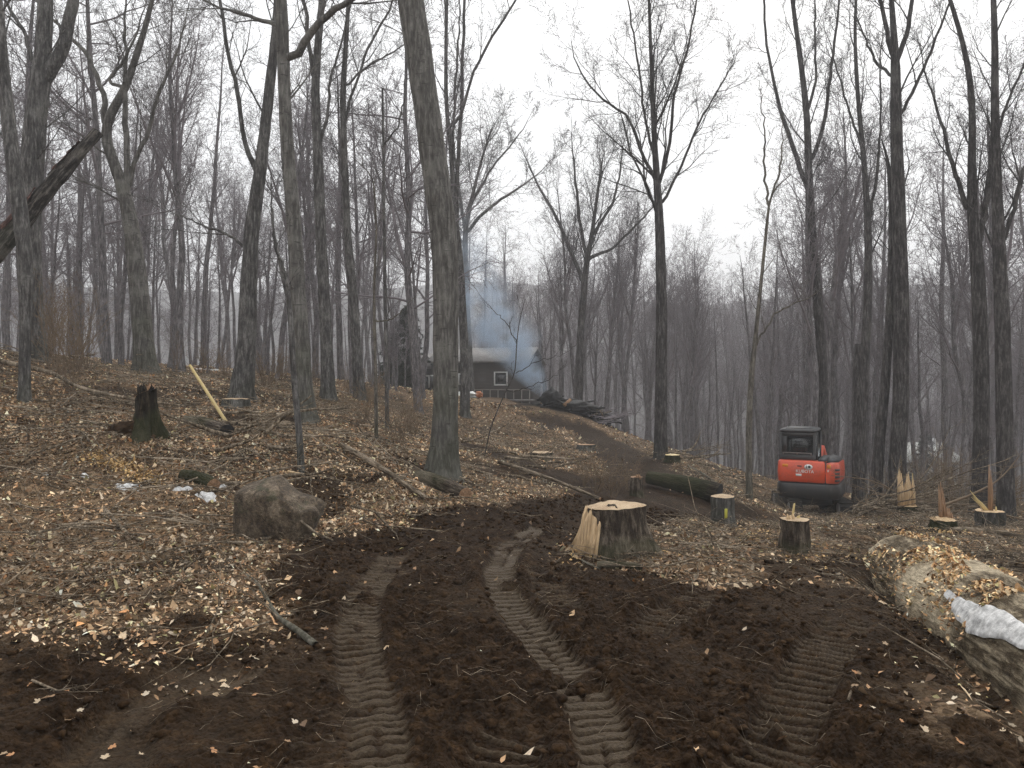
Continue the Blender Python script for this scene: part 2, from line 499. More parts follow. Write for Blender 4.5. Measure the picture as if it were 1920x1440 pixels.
def mud_mask(x, y):
    x = np.asarray(x, float); y = np.asarray(y, float)
    m = np.zeros(x.shape)
    sel = (np.abs(x) < 9) & (y > -9) & (y < 34)
    xs, ys = x[sel], y[sel]
    wob = 0.38 * fbm(xs * 1.1, ys * 1.1, 4, 31) + 0.16 * fbm(xs * 5, ys * 5, 3, 33)
    d, _, _ = seg_dist(xs, ys, _mud, True)
    sd = np.where(in_poly(xs, ys, _mud), d, -d)
    v = sstep(-0.22, 0.30, sd + wob)
    for path, w in _trails:
        d, _, _ = seg_dist(xs, ys, path)
        v = np.maximum(v, sstep(-0.15, 0.20, w - d + wob * 1.2))
    bare = 0.6 * vnoise(xs * 0.8 + 5, ys * 0.8, 131) + 0.4 * vnoise(xs * 2.3, ys * 2.3 + 7, 132)
    v = np.maximum(v, 0.9 * sstep(0.60, 0.70, bare + 0.04 * sstep(0.5, 2.5, xs)) * sstep(24, 14, ys))
    m[sel] = v
    return m

# crawler tracks pressed into the mud: (path px, width, pitch, style, strength)
_tracks = [
    ([(1010, 985), (960, 1020), (938, 1055), (935, 1090), (955, 1125), (1000, 1180), (1060, 1245), (1105, 1310), (1130, 1380), (1150, 1445), (1165, 1600)], 0.27, 0.092, 'pad', 1.0),
    ([(745, 1035), (715, 1070), (685, 1110), (668, 1180), (676, 1250), (700, 1330), (712, 1400), (720, 1600)], 0.28, 0.092, 'pad', 0.8),
    ([(1600, 1150), (1560, 1200), (1515, 1270), (1480, 1340), (1430, 1440), (1370, 1600)], 0.34, 0.098, 'ridge', 1.0),
    ([(1340, 1100), (1260, 1140), (1195, 1185)], 0.34, 0.098, 'ridge', 0.8),
    ([(1005, 1055), (1035, 1100), (1070, 1150)], 0.30, 0.098, 'ridge', 0.75),
    ([(1000, 1345), (960, 1385), (930, 1450), (900, 1600)], 0.34, 0.098, 'ridge', 0.85),
    ([(640, 1190), (628, 1290), (600, 1400), (590, 1600)], 0.30, 0.098, 'ridge', 0.4),
    ([(440, 1230), (330, 1300), (250, 1380), (190, 1500)], 0.55, 9.0, 'smear', 1.0),
]
_tracks = [(np.array([to_ground(*p) for p in t[0]]),) + t[1:] for t in _tracks]
def _smooth_path(p, n=40):
    s = np.r_[0, np.cumsum(np.hypot(*np.diff(p, axis=0).T))]
    q = np.linspace(0, s[-1], n)
    r = np.c_[np.interp(q, s, p[:, 0]), np.interp(q, s, p[:, 1])]
    for _ in range(3): r[1:-1] = (r[:-2] + 2 * r[1:-1] + r[2:]) / 4
    return r
_tracks = [(_smooth_path(t[0]),) + t[1:] for t in _tracks]

_mounds = [(-4.6, 10.7, 0.9, 0.10), (-5.7, 10.9, 0.9, 0.22), (-3.6, 12.2, 1.4, 0.22), (-2.2, 13.0, 1.1, 0.18), (2.2, 29.8, 2.0, 0.35), (5.0, 19.5, 1.6, 0.25), (-1.6, 11.0, 0.7, 0.10),
           (-4.9, 7.6, 0.35, -0.10), (-3.9, 9.3, 0.4, 0.12), (-2.6, 10.2, 0.45, 0.14), (-1.2, 9.4, 0.3, 0.08), (-5.6, 9.0, 0.5, 0.14), (-3.0, 6.6, 0.3, -0.08), (3.8, 9.6, 0.6, 0.12), (5.2, 12.5, 0.8, 0.15), (2.4, 11.0, 0.5, 0.1),
           (-3.3, 5.4, 0.5, -0.06), (-0.9, 11.6, 0.5, -0.12), (-2.9, 15.5, 1.0, 0.1), (1.2, 19.0, 1.0, 0.12), (3.0, 8.4, 0.9, 0.05)]

def h_full(x, y, spacing=None, want_mask=False):
    x = np.asarray(x, float); y = np.asarray(y, float)
    h = h_base(x, y)
    sp = np.full(x.shape, 0.02) if spacing is None else spacing
    near = np.hypot(x, y) < 70
    mud = mud_mask(x, y)
    packed = np.zeros(x.shape)
    h = h + near * (0.10 * fbm(x * 0.45, y * 0.45, 3, 11) * sstep(3, 12, np.hypot(x, y - 4)) + 0.04 * fbm(x * 1.7, y * 1.7, 2, 12))
    for mx, my, mr, ma in _mounds:
        h = h + ma * np.exp(-(((x - mx) ** 2 + (y - my) ** 2) / mr ** 2))
    dtr, _, _ = seg_dist(x, y, np.array([(3.30, 7.0), (2.82, 5.0), (2.22, 2.2)]))
    h = h - 0.17 * np.exp(-(dtr / 0.17) ** 2)
    sel = near & (np.abs(x) < 12) & (y > 1) & (y < 32)
    xs, ys = x[sel], y[sel]
    k1 = np.clip(1.5 - sp[sel] / 0.12, 0, 1); k2 = np.clip(1.5 - sp[sel] / 0.05, 0, 1)
    md = mud[sel]
    clod = np.abs(fbm(xs * 5.5, ys * 5.5, 2, 41)) * 0.055 * k1 + np.abs(fbm(xs * 16, ys * 16, 2, 43)) * 0.040 * k2 + np.abs(fbm(xs * 34, ys * 34, 2, 44)) * 0.022 * k2
    flat_ = sstep(0.45, 0.68, 0.65 * vnoise(xs * 0.9, ys * 0.9, 47) + 0.35 * vnoise(xs * 2.9, ys * 2.9, 48))
    clod = clod * (1.25 - 0.62 * flat_) + 0.015 * flat_
    lit = fbm(xs * 7, ys * 7, 2, 45) * 0.022 * k1 + fbm(xs * 21, ys * 21, 2, 46) * 0.010 * k2
    add = md * (clod - 0.05) + (1 - md) * lit
    pk = 0.12 * flat_ * md
    for path, w, pitch, style, st in _tracks:
        near_t = (xs > path[:, 0].min() - .6) & (xs < path[:, 0].max() + .6) & (ys > path[:, 1].min() - .6) & (ys < path[:, 1].max() + .6)
        if not near_t.any(): continue
        qx, qy = xs[near_t], ys[near_t]
        d, s, side = seg_dist(qx, qy, path)
        d = d + 0.02 * fbm(qx * 6, qy * 6, 2, 51)
        L = np.hypot(*np.diff(path, axis=0).T).sum()
        ends = sstep(0, 0.25, s) * sstep(0, 0.25, L - s)
        core = sstep(w / 2 + 0.02, w / 2 - 0.03, d) * ends
        berm = np.exp(-((d - w / 2 - 0.07) / 0.05) ** 2) * ends
        ld = d * side
        brk = sstep(0.14, 0.36, vnoise(qx * 3.1, qy * 3.1, 57) * 0.75 + vnoise(qx * 9, qy * 9, 58) * 0.35) * st
        ph = (s + 0.006 * fbm(qx * 5, qy * 5, 1, 52) ) / pitch
        fr = np.abs(ph - np.floor(ph) - 0.5) * 2       # 0 mid .. 1 edge
        a0 = add[near_t]; p0 = pk[near_t]
        if style == 'pad':
            gap = sstep(0.62, 0.74, fr)
            mid = np.exp(-(ld / 0.012) ** 2) * (vnoise(s * 9, s * 0, 59) > 0.4)
            prof = -0.040 - 0.030 * np.maximum(gap, mid * 0.8) + a0 * 0.14
            new = a0 * (1 - core * brk) + core * brk * prof
            p0 = np.maximum(p0, core * brk * (1 - np.maximum(gap, mid)))
        elif style == 'ridge':
            rd = sstep(0.62, 0.90, fr)
            prof = -0.055 + 0.026 * rd + a0 * 0.18
            new = a0 * (1 - core * brk) + core * brk * prof
            p0 = np.maximum(p0, core * brk * rd * 0.95)
        else:
            stri = fbm(ld * 16 + 3, s * 1.2, 3, 61)
            prof = -0.06 + 0.03 * stri + a0 * 0.10
            wet = core * sstep(0.2, 0.5, vnoise(qx * 2.1, qy * 2.1, 63))
            new = a0 * (1 - wet) + wet * prof
            p0 = np.maximum(p0, wet * (0.55 + 0.4 * stri))
        add[near_t] = new + berm * 0.028 * st * (0.4 + vnoise(qx * 11, qy * 11, 53))
        pk[near_t] = p0
    hh = h[sel] + add
    h = h.copy(); h[sel] = hh
    packed[sel] = np.clip(pk, 0, 1)
    if want_mask: return h, mud, packed
    return h

def hz1(x, y): return float(h_full(np.array([x]), np.array([y]))[0])
def gp(px, Y, dz=0.0):
    """point on the ground below photograph column px at distance Y"""
    x = wx(px, Y)
    return (x, Y, hz1(x, Y) + dz)

def axis_pts(dense0, dense1, step, lo, hi, g, glo=None):
    a = list(np.arange(dense0, dense1, step))
    s = step; v = a[-1]
    while v < hi: s *= g; v += s; a.append(v)
    s = step; v = a[0]; pre = []
    while v > lo: s *= glo or g; v -= s; pre.append(v)
    return np.array(pre[::-1] + a)
gx = axis_pts(-3.3, 3.3, 0.0205, -640, 640, 1.052)
gy = axis_pts(2.5, 5.8, 0.0115, -30, 640, 1.024, 1.12)
GX, GY = np.meshgrid(gx, gy)
sx = np.gradient(gx); sy = np.gradient(gy)
SP = np.maximum(sx[None, :], sy[:, None])
GZ, GM, GP_ = h_full(GX, GY, SP, True)
char = sstep(1.0, 0.0, np.hypot((GX - 2.2) / 3.6, (GY - 29.6) / 1.7) + 0.25 * fbm(GX * 0.8, GY * 0.8, 3, 77))
nx, ny = len(gx), len(gy)
vid = np.arange(nx * ny).reshape(ny, nx)
quads = np.stack([vid[:-1, :-1], vid[:-1, 1:], vid[1:, 1:], vid[1:, :-1]], -1).reshape(-1, 4)
gme = raw_mesh('ground', np.stack([GX, GY, GZ], -1).reshape(-1, 3), quads, True,
               {'Mask': np.stack([GM, GP_, char, np.ones_like(GM)], -1).reshape(-1, 4)})

def ground_mat():
    m, nt, b, out = mat_new('ground')
    at = nt.nodes.new('ShaderNodeAttribute'); at.attribute_name = 'Mask'
    sep = nt.nodes.new('ShaderNodeSeparateColor'); nt.links.new(at.outputs['Color'], sep.inputs[0])
    mud, pack, charr = sep.outputs
    pos = nt.nodes.new('ShaderNodeNewGeometry').outputs['Position']
    # leaf litter bed
    vor = nd(nt, 'ShaderNodeTexVoronoi', i_Scale=19.0, i_Randomness=1.0); nt.links.new(pos, vor.inputs['Vector'])
    vs = nt.nodes.new('ShaderNodeSeparateColor'); nt.links.new(vor.outputs['Color'], vs.inputs[0])
    leafc = ramp(nt, vs.outputs[0], [(0.0, (0.040, 0.028, 0.018)), (0.3, (0.13, 0.093, 0.057)), (0.6, (0.27, 0.20, 0.13)), (0.82, (0.42, 0.325, 0.22)), (1.0, (0.25, 0.13, 0.065))])
    n1 = tnoise(nt, pos, 34.0, 6.0, 0.75)
    leafc = mixc(nt, 1.0, mixc(nt, 0.35, leafc, (0.125, 0.092, 0.060)), (1.0, 0.95, 0.90), 'MULTIPLY')
    leafc = mixc(nt, 0.9, leafc, ramp(nt, n1, [(0.30, (0.35, 0.33, 0.31)), (0.68, (1.25, 1.2, 1.15))]), 'MULTIPLY')
    big = tnoise(nt, pos, 0.55, 3.0, 0.6)
    leafc = mixc(nt, mrange(nt, big, 0.50, 0.66, 0.0, 0.85), leafc, (0.028, 0.020, 0.013))
    mossn = tnoise(nt, pos, 0.9, 3.0, 0.6)
    leafc = mixc(nt, mrange(nt, mossn, 0.62, 0.75, 0.0, 0.35), leafc, (0.07, 0.075, 0.03))
    # mud
    m1 = tnoise(nt, pos, 9.0, 6.0, 0.7)
    m2 = tnoise(nt, pos, 60.0, 4.0, 0.65)
    mudc = ramp(nt, m1, [(0.28, (0.0085, 0.0047, 0.0022)), (0.52, (0.029, 0.0160, 0.0072)), (0.76, (0.080, 0.046, 0.021))])
    mudc = mixc(nt, 0.7, mudc, ramp(nt, m2, [(0.3, (0.45, 0.45, 0.45)), (0.7, (1.45, 1.4, 1.35))]), 'MULTIPLY')
    packc = ramp(nt, m2, [(0.3, (0.042, 0.029, 0.0175)), (0.7, (0.105, 0.078, 0.050))])
    mudc = mixc(nt, pack, mudc, packc)
    c = mixc(nt, mud, leafc, mudc)
    c = mixc(nt, mrange(nt, charr, 0.1, 0.5), c, (0.010, 0.009, 0.0085))
    # far wooded slopes
    dist = nt.nodes.new('ShaderNodeVectorMath'); dist.operation = 'LENGTH'; nt.links.new(pos, dist.inputs[0])
    fz = mrange(nt, dist.outputs['Value'], 60.0, 130.0)
    fn = tnoise(nt, tmap(nt, pos, (1, 1, 0.35)), 0.16, 6.0, 0.75)
    farc = ramp(nt, fn, [(0.3, (0.030, 0.028, 0.027)), (0.55, (0.062, 0.056, 0.052)), (0.75, (0.105, 0.094, 0.086))])
    c = mixc(nt, fz, c, farc)
    nt.links.new(c, b.inputs['Base Color'])
    r = nt.nodes.new('ShaderNodeMix'); r.data_type = 'FLOAT'
    nt.links.new(mth(nt, 'MULTIPLY', pack, mud), r.inputs[0]); r.inputs[2].default_value = 0.85; r.inputs[3].default_value = 0.55
    nt.links.new(r.outputs[0], b.inputs['Roughness'])
    b.inputs['Specular IOR Level'].default_value = 0.09
    crumb = nd(nt, 'ShaderNodeTexVoronoi', i_Scale=42.0); nt.links.new(pos, crumb.inputs['Vector'])
    loose = mth(nt, 'MULTIPLY', mth(nt, 'SUBTRACT', 1.0, pack), mth(nt, 'SUBTRACT', 0.6, crumb.outputs['Distance']))
    hgt = mth(nt, 'ADD', mth(nt, 'ADD', mth(nt, 'MULTIPLY', m1, 0.7), mth(nt, 'MULTIPLY', m2, 0.6)), mth(nt, 'MULTIPLY', loose, 0.9))
    hgt = mth(nt, 'ADD', hgt, mth(nt, 'MULTIPLY', vor.outputs['Distance'], 0.5))
    bump(nt, b, hgt, 1.0, 0.03)
    return m
ground = tag(link('ground', gme, ground_mat()), kind='structure')

# ------------------------------------------------------------------ trees
def resample(pts, K):
    pts = np.asarray(pts, float)
    s = np.r_[0, np.cumsum(np.linalg.norm(np.diff(pts[:, :3], axis=0), axis=1))]
    q = np.linspace(0, s[-1], K)
    return np.stack([np.interp(q, s, pts[:, i]) for i in range(pts.shape[1])], 1)

def smooth_path(pts, K, it=2):
    r = resample(pts, K)
    for _ in range(it): r[1:-1] = (r[:-2] + 2 * r[1:-1] + r[2:]) / 4
    return r

def spawn(rng, P, R, n, t0, t1, ang, L, K, up, wig, rr=0.6, rmin=0.002, rmax=9.0, taper=0.9, tip=0.12, side=None):
    """grow n children on each parent path. P (N,K0,3), R (N,K0); L: lengths (scalar range in m, or ('rel', a, b) of the parent)"""
    N, K0, _ = P.shape
    t = (np.arange(n)[None] + rng.random((N, n))) / n
    t = t0 + (t1 - t0) * t
    f = t * (K0 - 1); i = np.minimum(f.astype(int), K0 - 2); w = (f - i)[..., None]
    nn = np.arange(N)[:, None]
    base = P[nn, i] * (1 - w) + P[nn, i + 1] * w
    r0 = R[nn, i] * (1 - w[..., 0]) + R[nn, i + 1] * w[..., 0]
    tan = P[nn, i + 1] - P[nn, i]
    tan /= np.maximum(np.linalg.norm(tan, axis=-1, keepdims=True), 1e-9)
    base = base.reshape(-1, 3); r0 = r0.ravel(); tan = tan.reshape(-1, 3); tt = ((t - t0) / max(t1 - t0, 1e-6)).ravel()
    Q = len(base)
    rv = rng.normal(size=(Q, 3))
    if side is not None: rv[:, 2] *= side
    per = rv - tan * np.sum(rv * tan, axis=1, keepdims=True)
    per /= np.maximum(np.linalg.norm(per, axis=1, keepdims=True), 1e-9)
    a = np.radians(rng.uniform(ang[0], ang[1], Q))[:, None]
    d = tan * np.cos(a) + per * np.sin(a)
    if isinstance(L[0], str):
        pl = np.linalg.norm(np.diff(P, axis=1), axis=2).sum(1)
        ln = np.repeat(pl, n) * rng.uniform(L[1], L[2], Q) * (1.0 - 0.45 * tt)
    else:
        ln = rng.uniform(L[0], L[1], Q) * (1.0 - 0.35 * tt)
    rb = np.clip(np.minimum(r0 * rr, ln * 0.012), rmin, rmax)
    path = np.empty((Q, K, 3)); path[:, 0] = base
    st = (ln / (K - 1))[:, None]
    for k in range(1, K):
        d = d + rng.normal(size=(Q, 3)) * wig
        d[:, 2] += up
        d /= np.maximum(np.linalg.norm(d, axis=1, keepdims=True), 1e-9)
        path[:, k] = path[:, k - 1] + d * st
    s = np.linspace(0, 1, K)[None]
    rad = rb[:, None] * ((1 - s) ** taper * (1 - tip) + tip)
    return path, np.maximum(rad, rmin * 0.5)

class Geo:
    def __init__(s): s.v = []; s.f = []; s.n = 0
    def add(s, V, Fq): s.v.append(V); s.f.append(Fq + s.n); s.n += len(V)
    def tubes(s, P, R, S): s.add(*tubes(P, R, S))
    def cones(s, P, R):
        """three sided twigs that run to a point (K=2)"""
        N = len(P)
        V, _ = tubes(P, R, 3)
        V = V.reshape(N, 2, 3, 3)
        s.tri = getattr(s, 'tri', [])
        vv = np.concatenate([V[:, 0], P[:, 1:2]], 1).reshape(-1, 3)
        n = np.arange(N)[:, None] * 4
        t = np.stack([np.stack([n[:, 0] + j, n[:, 0] + (j + 1) % 3, n[:, 0] + 3], -1) for j in range(3)], 1).reshape(-1, 3)
        s.tri.append(t + s.n); s.v.append(vv); s.n += len(vv)
    def mesh(s, name):
        fs = []
        if s.f: fs.append(np.concatenate(s.f))
        if getattr(s, 'tri', None): fs.append(np.concatenate(s.tri))
        return raw_mesh(name, np.concatenate(s.v), fs)

def trunk_geo(path, rad, S=14, flare=0.5, seed=0, ring=0.14, lobes=5, knots=0.05):
    """path (K,3), rad (K): trunk skin with root flare, lobes and bumps"""
    L = np.linalg.norm(np.diff(path, axis=0), axis=1).sum()
    K = int(np.clip(L / ring, 12, 120))
    pr = resample(np.c_[path, rad], K)
    V, Fq = tubes(pr[None, :, :3], pr[None, :, 3], S)
    V = V.reshape(K, S, 3); c = pr[:, None, :3]
    hgt = np.linspace(0, L, K)
    a = np.linspace(0, 2 * np.pi, S, endpoint=False)
    rg = np.random.default_rng(seed)
    ph = rg.uniform(0, 6.28, 3)
    fl = np.exp(-hgt / (0.9 * rad[0] + 0.08))[:, None]
    lob = 0.5 + 0.5 * np.cos(lobes * a[None] + ph[0]) + 0.35 * np.cos(3 * a[None] + ph[1])
    sc_ = 0.96 + flare * fl * (0.12 + 1.0 * lob)
    nz = vnoise3(V * (0.5 / max(rad.mean(), 0.03)) + seed * 3.7, seed)
    nz2 = vnoise3(V * np.array([14, 14, 3.0]) + seed, seed + 5)
    sc_ = sc_ * (1 + knots * nz + 0.03 * nz2)
    V = c + (V - c) * sc_[..., None]
    return V.reshape(-1, 3), Fq

def crown_levels(rng, g, P, R, n1, L1, ang1, t1, n2, n3, n4, up=(0.16, 0.10, 0.05), wig=0.12, l2=(0.38, 0.70), l3=(0.40, 0.75), l4=(0.4, 0.8), K=(8, 6, 4), side=None, rmin=0.0028, a2=(25, 60)):
    A, ra = spawn(rng, P, R, n1, t1[0], t1[1], ang1, L1, K[0], up[0], wig, 0.48, 0.005, side=side)
    g.tubes(A, ra, 5)
    B, rb = spawn(rng, A, ra, n2, 0.15, 0.98, a2, ('rel',) + l2, K[1], up[1], wig, 0.58, 0.0035, side=side)
    g.tubes(B, rb, 4)
    D = None
    if n3:
        C, rc = spawn(rng, B, rb, n3, 0.1, 1.0, a2, ('rel',) + l3, K[2], up[2], wig * 1.1, 0.7, rmin)
        g.tubes(C, rc, 3)
        if n4:
            D, rd = spawn(rng, C, rc, n4, 0.15, 1.0, a2, ('rel',) + l4, 2, up[2], wig, 0.8, rmin * 0.85)
            g.cones(D, rd)
    return A, ra

# --- hand placed trees. trunk / limbs: (px, py, width px) in the photograph at distance Y
def px_path(pts, Y, base, rng, depth=0.0, dy0=0.0):
    out = []
    x0 = pts[0][0]
    for i, (px, py, w) in enumerate(pts):
        yy = Y + dy0 + depth * abs(px - x0) / F_PX * Y
        out.append((wx(px, yy) - base[0], yy - base[1], wz(py, yy) - base[2], 0.5 * w / F_PX * yy))
    return np.array(out)

def hero(name, label, Y, trunk, limbs=(), mat='bark_grey', seed=1, n1=14, L1=(1.2, 2.6), ang=(25, 60), t1=(0.45, 1.0), n2=6, n3=5, n4=3,
         up=(0.16, 0.10, 0.05), wig=0.12, S=14, flare=0.6, ext=2.5, limb_n=7, limb_L=(0.9, 2.0), group=None, side=None, lobes=5, cat='tree', base_sink=0.15, knots=0.05, twig='twig', rmin=None):
    rng = np.random.default_rng(seed)
    rmin = 0.0045 * Y / 20.0 if rmin is None else rmin
    bx = wx(trunk[0][0], Y)
    base = (bx, Y, hz1(bx, Y) - base_sink)
    tr = px_path(trunk, Y, base, rng)
    tr[0, 2] = 0.0
    if tr[1, 2] < 0.1: tr = np.delete(tr, 1, 0)
    if ext > 0:
        d = tr[-1, :3] - tr[-2, :3]; d /= np.linalg.norm(d); d[2] = max(d[2], 0.6)
        tr = np.vstack([tr, np.r_[tr[-1, :3] + d * ext * 0.5, tr[-1, 3] * 0.65], np.r_[tr[-1, :3] + d * ext + np.r_[rng.normal(size=2) * .15, 0], max(0.008, tr[-1, 3] * 0.25)]])
    tp = smooth_path(tr, 36, 2)
    root = empty(name, base, label, cat, group)
    V, Fq = trunk_geo(tp[:, :3], tp[:, 3], S, flare, seed, lobes=lobes, knots=knots)
    link('trunk', raw_mesh('trunk', V, Fq), M[mat], root)
    g = Geo()
    crown_levels(rng, g, tp[None, :, :3], tp[None, :, 3], n1, L1, ang, t1, n2, n3, n4, up, wig, side=side, rmin=rmin)
    for lm in limbs:
        lp = px_path(lm, Y, base, rng, rng.uniform(-0.7, 0.7))
        # root the limb on the trunk
        k = np.argmin(np.linalg.norm(tp[:, [0, 2]] - lp[0, [0, 2]], axis=1))
        lp[:, 1] += tp[k, 1] - lp[0, 1]
        lp = np.vstack([np.r_[tp[k, :3], lp[0, 3] * 1.1], lp]) if np.linalg.norm(tp[k, :3] - lp[0, :3]) > 0.05 else lp
        d = lp[-1, :3] - lp[-2, :3]; d /= np.linalg.norm(d)
        el = min(2.6, max(0.5, 45.0 * lp[-1, 3]))
        e1 = lp[-1, :3] + d * el * 0.5 + np.r_[rng.normal(size=2) * .06, 0.08 * el]
        e2 = e1 + d * el * 0.5 + np.r_[rng.normal(size=2) * .10, 0.20 * el]
        lp = np.vstack([lp, np.r_[e1, lp[-1, 3] * 0.6], np.r_[e2, 0.004]])
        q = smooth_path(lp, 22, 1)
        q[1:-1, :3] += rng.normal(size=(20, 3)) * 0.014
        g.tubes(q[None, :, :3], q[None, :, 3], 8)
        crown_levels(rng, g, q[None, :, :3], q[None, :, 3], limb_n, limb_L, (22, 58), (0.2, 0.98), n2, n3, n4, up, wig, side=side, rmin=rmin)
    link('crown', g.mesh('crown'), M[twig] if mat in ('bark_far',) else M[mat], root)
    return root

hero('beech_tree', 'thick smooth-barked beech trunk leaning left in the middle of the clearing', 12.5,
     [(828, 900, 62), (832, 860, 52), (836, 760, 48), (836, 600, 50), (836, 480, 52), (828, 400, 52), (813, 300, 51), (800, 200, 51), (785, 100, 52), (770, 0, 52)],
     mat='bark_beech', seed=3, n1=5, L1=(1.5, 3), t1=(0.85, 1.0), n2=5, n3=4, n4=2, S=28, flare=0.45, ext=4, lobes=4, knots=0.035)
hero('maple_tree', 'tall grey trunk with a heavy limb forking right near its top', 15,
     [(577, 792, 40), (570, 740, 34), (565, 640, 31), (557, 520, 29), (552, 420, 28), (545, 350, 27), (538, 270, 25), (532, 150, 24), (530, 60, 24), (526, -20, 22)],
     [[(545, 118, 15), (568, 85, 15), (590, 50, 13), (620, 20, 12), (690, -20, 9)], [(535, 55, 10), (500, 40, 8), (450, 25, 6), (400, 10, 4)]],
     mat='bark_beech', seed=4, n1=7, L1=(1.0, 2.4), t1=(0.5, 1.0), S=18, lobes=4, side=0.4, up=(0.05, 0.05, 0.02))
hero('maple_tree', 'dark crooked trunk with a wide flared base and a side stem rising from a knot', 16,
     [(450, 755, 46), (455, 715, 40), (464, 640, 36), (466, 520, 31), (474, 410, 27), (488, 325, 24), (497, 240, 21), (508, 140, 19), (518, 60, 17), (522, -20, 15)],
     [[(484, 322, 12), (462, 285, 9), (452, 230, 8), (446, 170, 8), (428, 100, 7), (415, 20, 6), (410, -20, 5)], [(470, 470, 6), (430, 440, 5), (385, 425, 4), (330, 400, 2)]],
     mat='bark_grey', seed=5, n1=9, L1=(0.9, 2.2), t1=(0.4, 1.0), S=18, lobes=4, flare=0.5, knots=0.09, side=0.4, up=(0.05, 0.04, 0.02))
hero('maple_tree', 'slim straight grey trunk forking high up, just right of the tall grey one', 19,
     [(617, 752, 30), (614, 700, 26), (611, 610, 24), (603, 480, 22), (598, 350, 21), (595, 260, 19), (590, 165, 17), (598, 60, 14), (606, -20, 13)],
     [[(591, 160, 9), (580, 90, 8), (572, 20, 7), (565, -20, 6)], [(596, 280, 6), (615, 220, 6), (618, 150, 5), (640, 80, 4)]],
     mat='bark_grey', seed=6, n1=11, L1=(1.0, 2.2), t1=(0.35, 1.0))
hero('maple_tree', 'slender trunk with long whip branches between the straight grey trunk and the leaning beech', 20,
     [(676, 747, 25), (670, 690, 20), (664, 560, 17), (652, 450, 15), (646, 300, 13), (642, 180, 12), (650, 60, 9), (655, -20, 7)],
     [[(645, 230, 6), (665, 160, 5), (690, 90, 5), (735, 10, 4)], [(648, 165, 5), (680, 130, 4), (740, 95, 3)]],
     mat='bark_grey', seed=7, n1=12, L1=(1.0, 2.4), t1=(0.35, 1.0))
hero('beech_tree', 'big forked trunk at the left edge of the picture', 16.5,
     [(64, 672, 44), (62, 620, 40), (58, 540, 42), (52, 450, 44), (58, 350, 42), (64, 250, 40), (74, 170, 38), (82, 90, 30), (86, -20, 27)],
     [[(84, 160, 25), (105, 120, 25), (122, 70, 23), (140, -5, 20), (146, -40, 18)], [(60, 120, 8), (45, 60, 7), (20, 20, 6)]],
     mat='bark_grey', seed=8, n1=12, L1=(1.2, 2.6), t1=(0.3, 1.0), S=18, side=0.35, up=(0.03, 0.03, 0.01))
hero('maple_tree', 'narrow stem leaning out of the left edge in front of the big forked trunk', 13,
     [(46, 754, 24), (46, 700, 20), (48, 600, 20), (50, 500, 26), (38, 400, 30), (20, 270, 26), (8, 150, 22), (0, 50, 18), (-6, -20, 16)],
     mat='bark_grey', seed=9, n1=8, L1=(0.9, 2.2), t1=(0.4, 1.0), side=0.35, up=(0.02, 0.02, 0.01))
hero('beech_tree', 'branchy grey trunk with mossy foot that splits into crooked upper stems', 19,
     [(276, 698, 42), (270, 650, 38), (262, 560, 36), (252, 470, 32), (243, 400, 27), (226, 335, 22), (205, 285, 19), (190, 245, 19), (205, 212, 18), (232, 180, 15), (250, 120, 13), (268, 70, 11), (290, -20, 8)],
     [[(192, 240, 12), (198, 190, 10), (185, 150, 9), (160, 95, 8), (132, 72, 7)], [(246, 345, 9), (250, 300, 8), (282, 250, 8), (290, 190, 7), (322, 124, 5)],
      [(240, 390, 13), (238, 300, 12), (234, 200, 10), (236, 120, 7)], [(200, 155, 6), (230, 115, 5), (250, 80, 4)]],
     mat='bark_beech', seed=10, n1=12, L1=(1.0, 2.4), t1=(0.3, 1.0), S=18, side=0.4, up=(0.04, 0.03, 0.01))
hero('sapling', 'thin dark crooked sapling standing in front of the tall grey trunk', 11,
     [(566, 852, 15), (560, 800, 13), (552, 720, 12), (546, 620, 11), (542, 560, 10), (530, 520, 8), (520, 470, 6)],
     [[(541, 545, 6), (534, 500, 5), (516, 470, 4), (512, 410, 3)]],
     mat='bark_grey', seed=11, n1=4, L1=(0.5, 1.1), t1=(0.6, 1.0), n2=4, n3=3, n4=2, ext=0.8, flare=0.3, S=10, limb_n=4, limb_L=(.3, .7))
hero('maple_tree', 'straight bare tree with a fan of upswept branches against the open sky', 21,
     [(1238, 868, 27), (1238, 830, 24), (1239, 760, 24), (1241, 600, 22), (1238, 450, 19), (1234, 370, 16), (1229, 300, 12), (1224, 200, 9), (1220, 90, 7), (1216, -20, 5)],
     [[(1236, 345, 7), (1258, 260, 6), (1262, 180, 5), (1290, 90, 4), (1310, -20, 3)], [(1234, 350, 7), (1200, 280, 6), (1180, 220, 5), (1120, 180, 4), (1085, 130, 3)],
      [(1232, 320, 6), (1212, 240, 5), (1200, 140, 4), (1180, 20, 3)], [(1237, 390, 6), (1275, 320, 5), (1310, 230, 4), (1350, 160, 3)]],
     mat='bark_dark', seed=12, n1=22, L1=(1.8, 4.2), ang=(20, 44), t1=(0.42, 0.97), n2=7, n3=6, n4=3, up=(0.11, 0.08, 0.05), limb_n=9, limb_L=(0.9, 2.4))
hero('sapling', 'thin pale crooked tree with a kinked top standing left of the excavator', 17,
     [(1405, 932, 14), (1404, 880, 13), (1404, 800, 12), (1409, 700, 11), (1416, 640, 9), (1426, 540, 7), (1437, 430, 6), (1442, 380, 5)],
     [[(1415, 650, 4), (1448, 592, 3.5), (1478, 574, 3), (1508, 562, 2)], [(1441, 385, 5), (1430, 300, 4), (1436, 250, 3), (1428, 200, 2)], [(1442, 380, 4), (1462, 320, 4), (1466, 285, 3)]],
     mat='bark_pale', seed=13, n1=6, L1=(0.5, 1.2), t1=(0.5, 1.0), n2=4, n3=3, n4=2, ext=0.5, limb_n=4, limb_L=(.4, .9), flare=0.3, S=10)
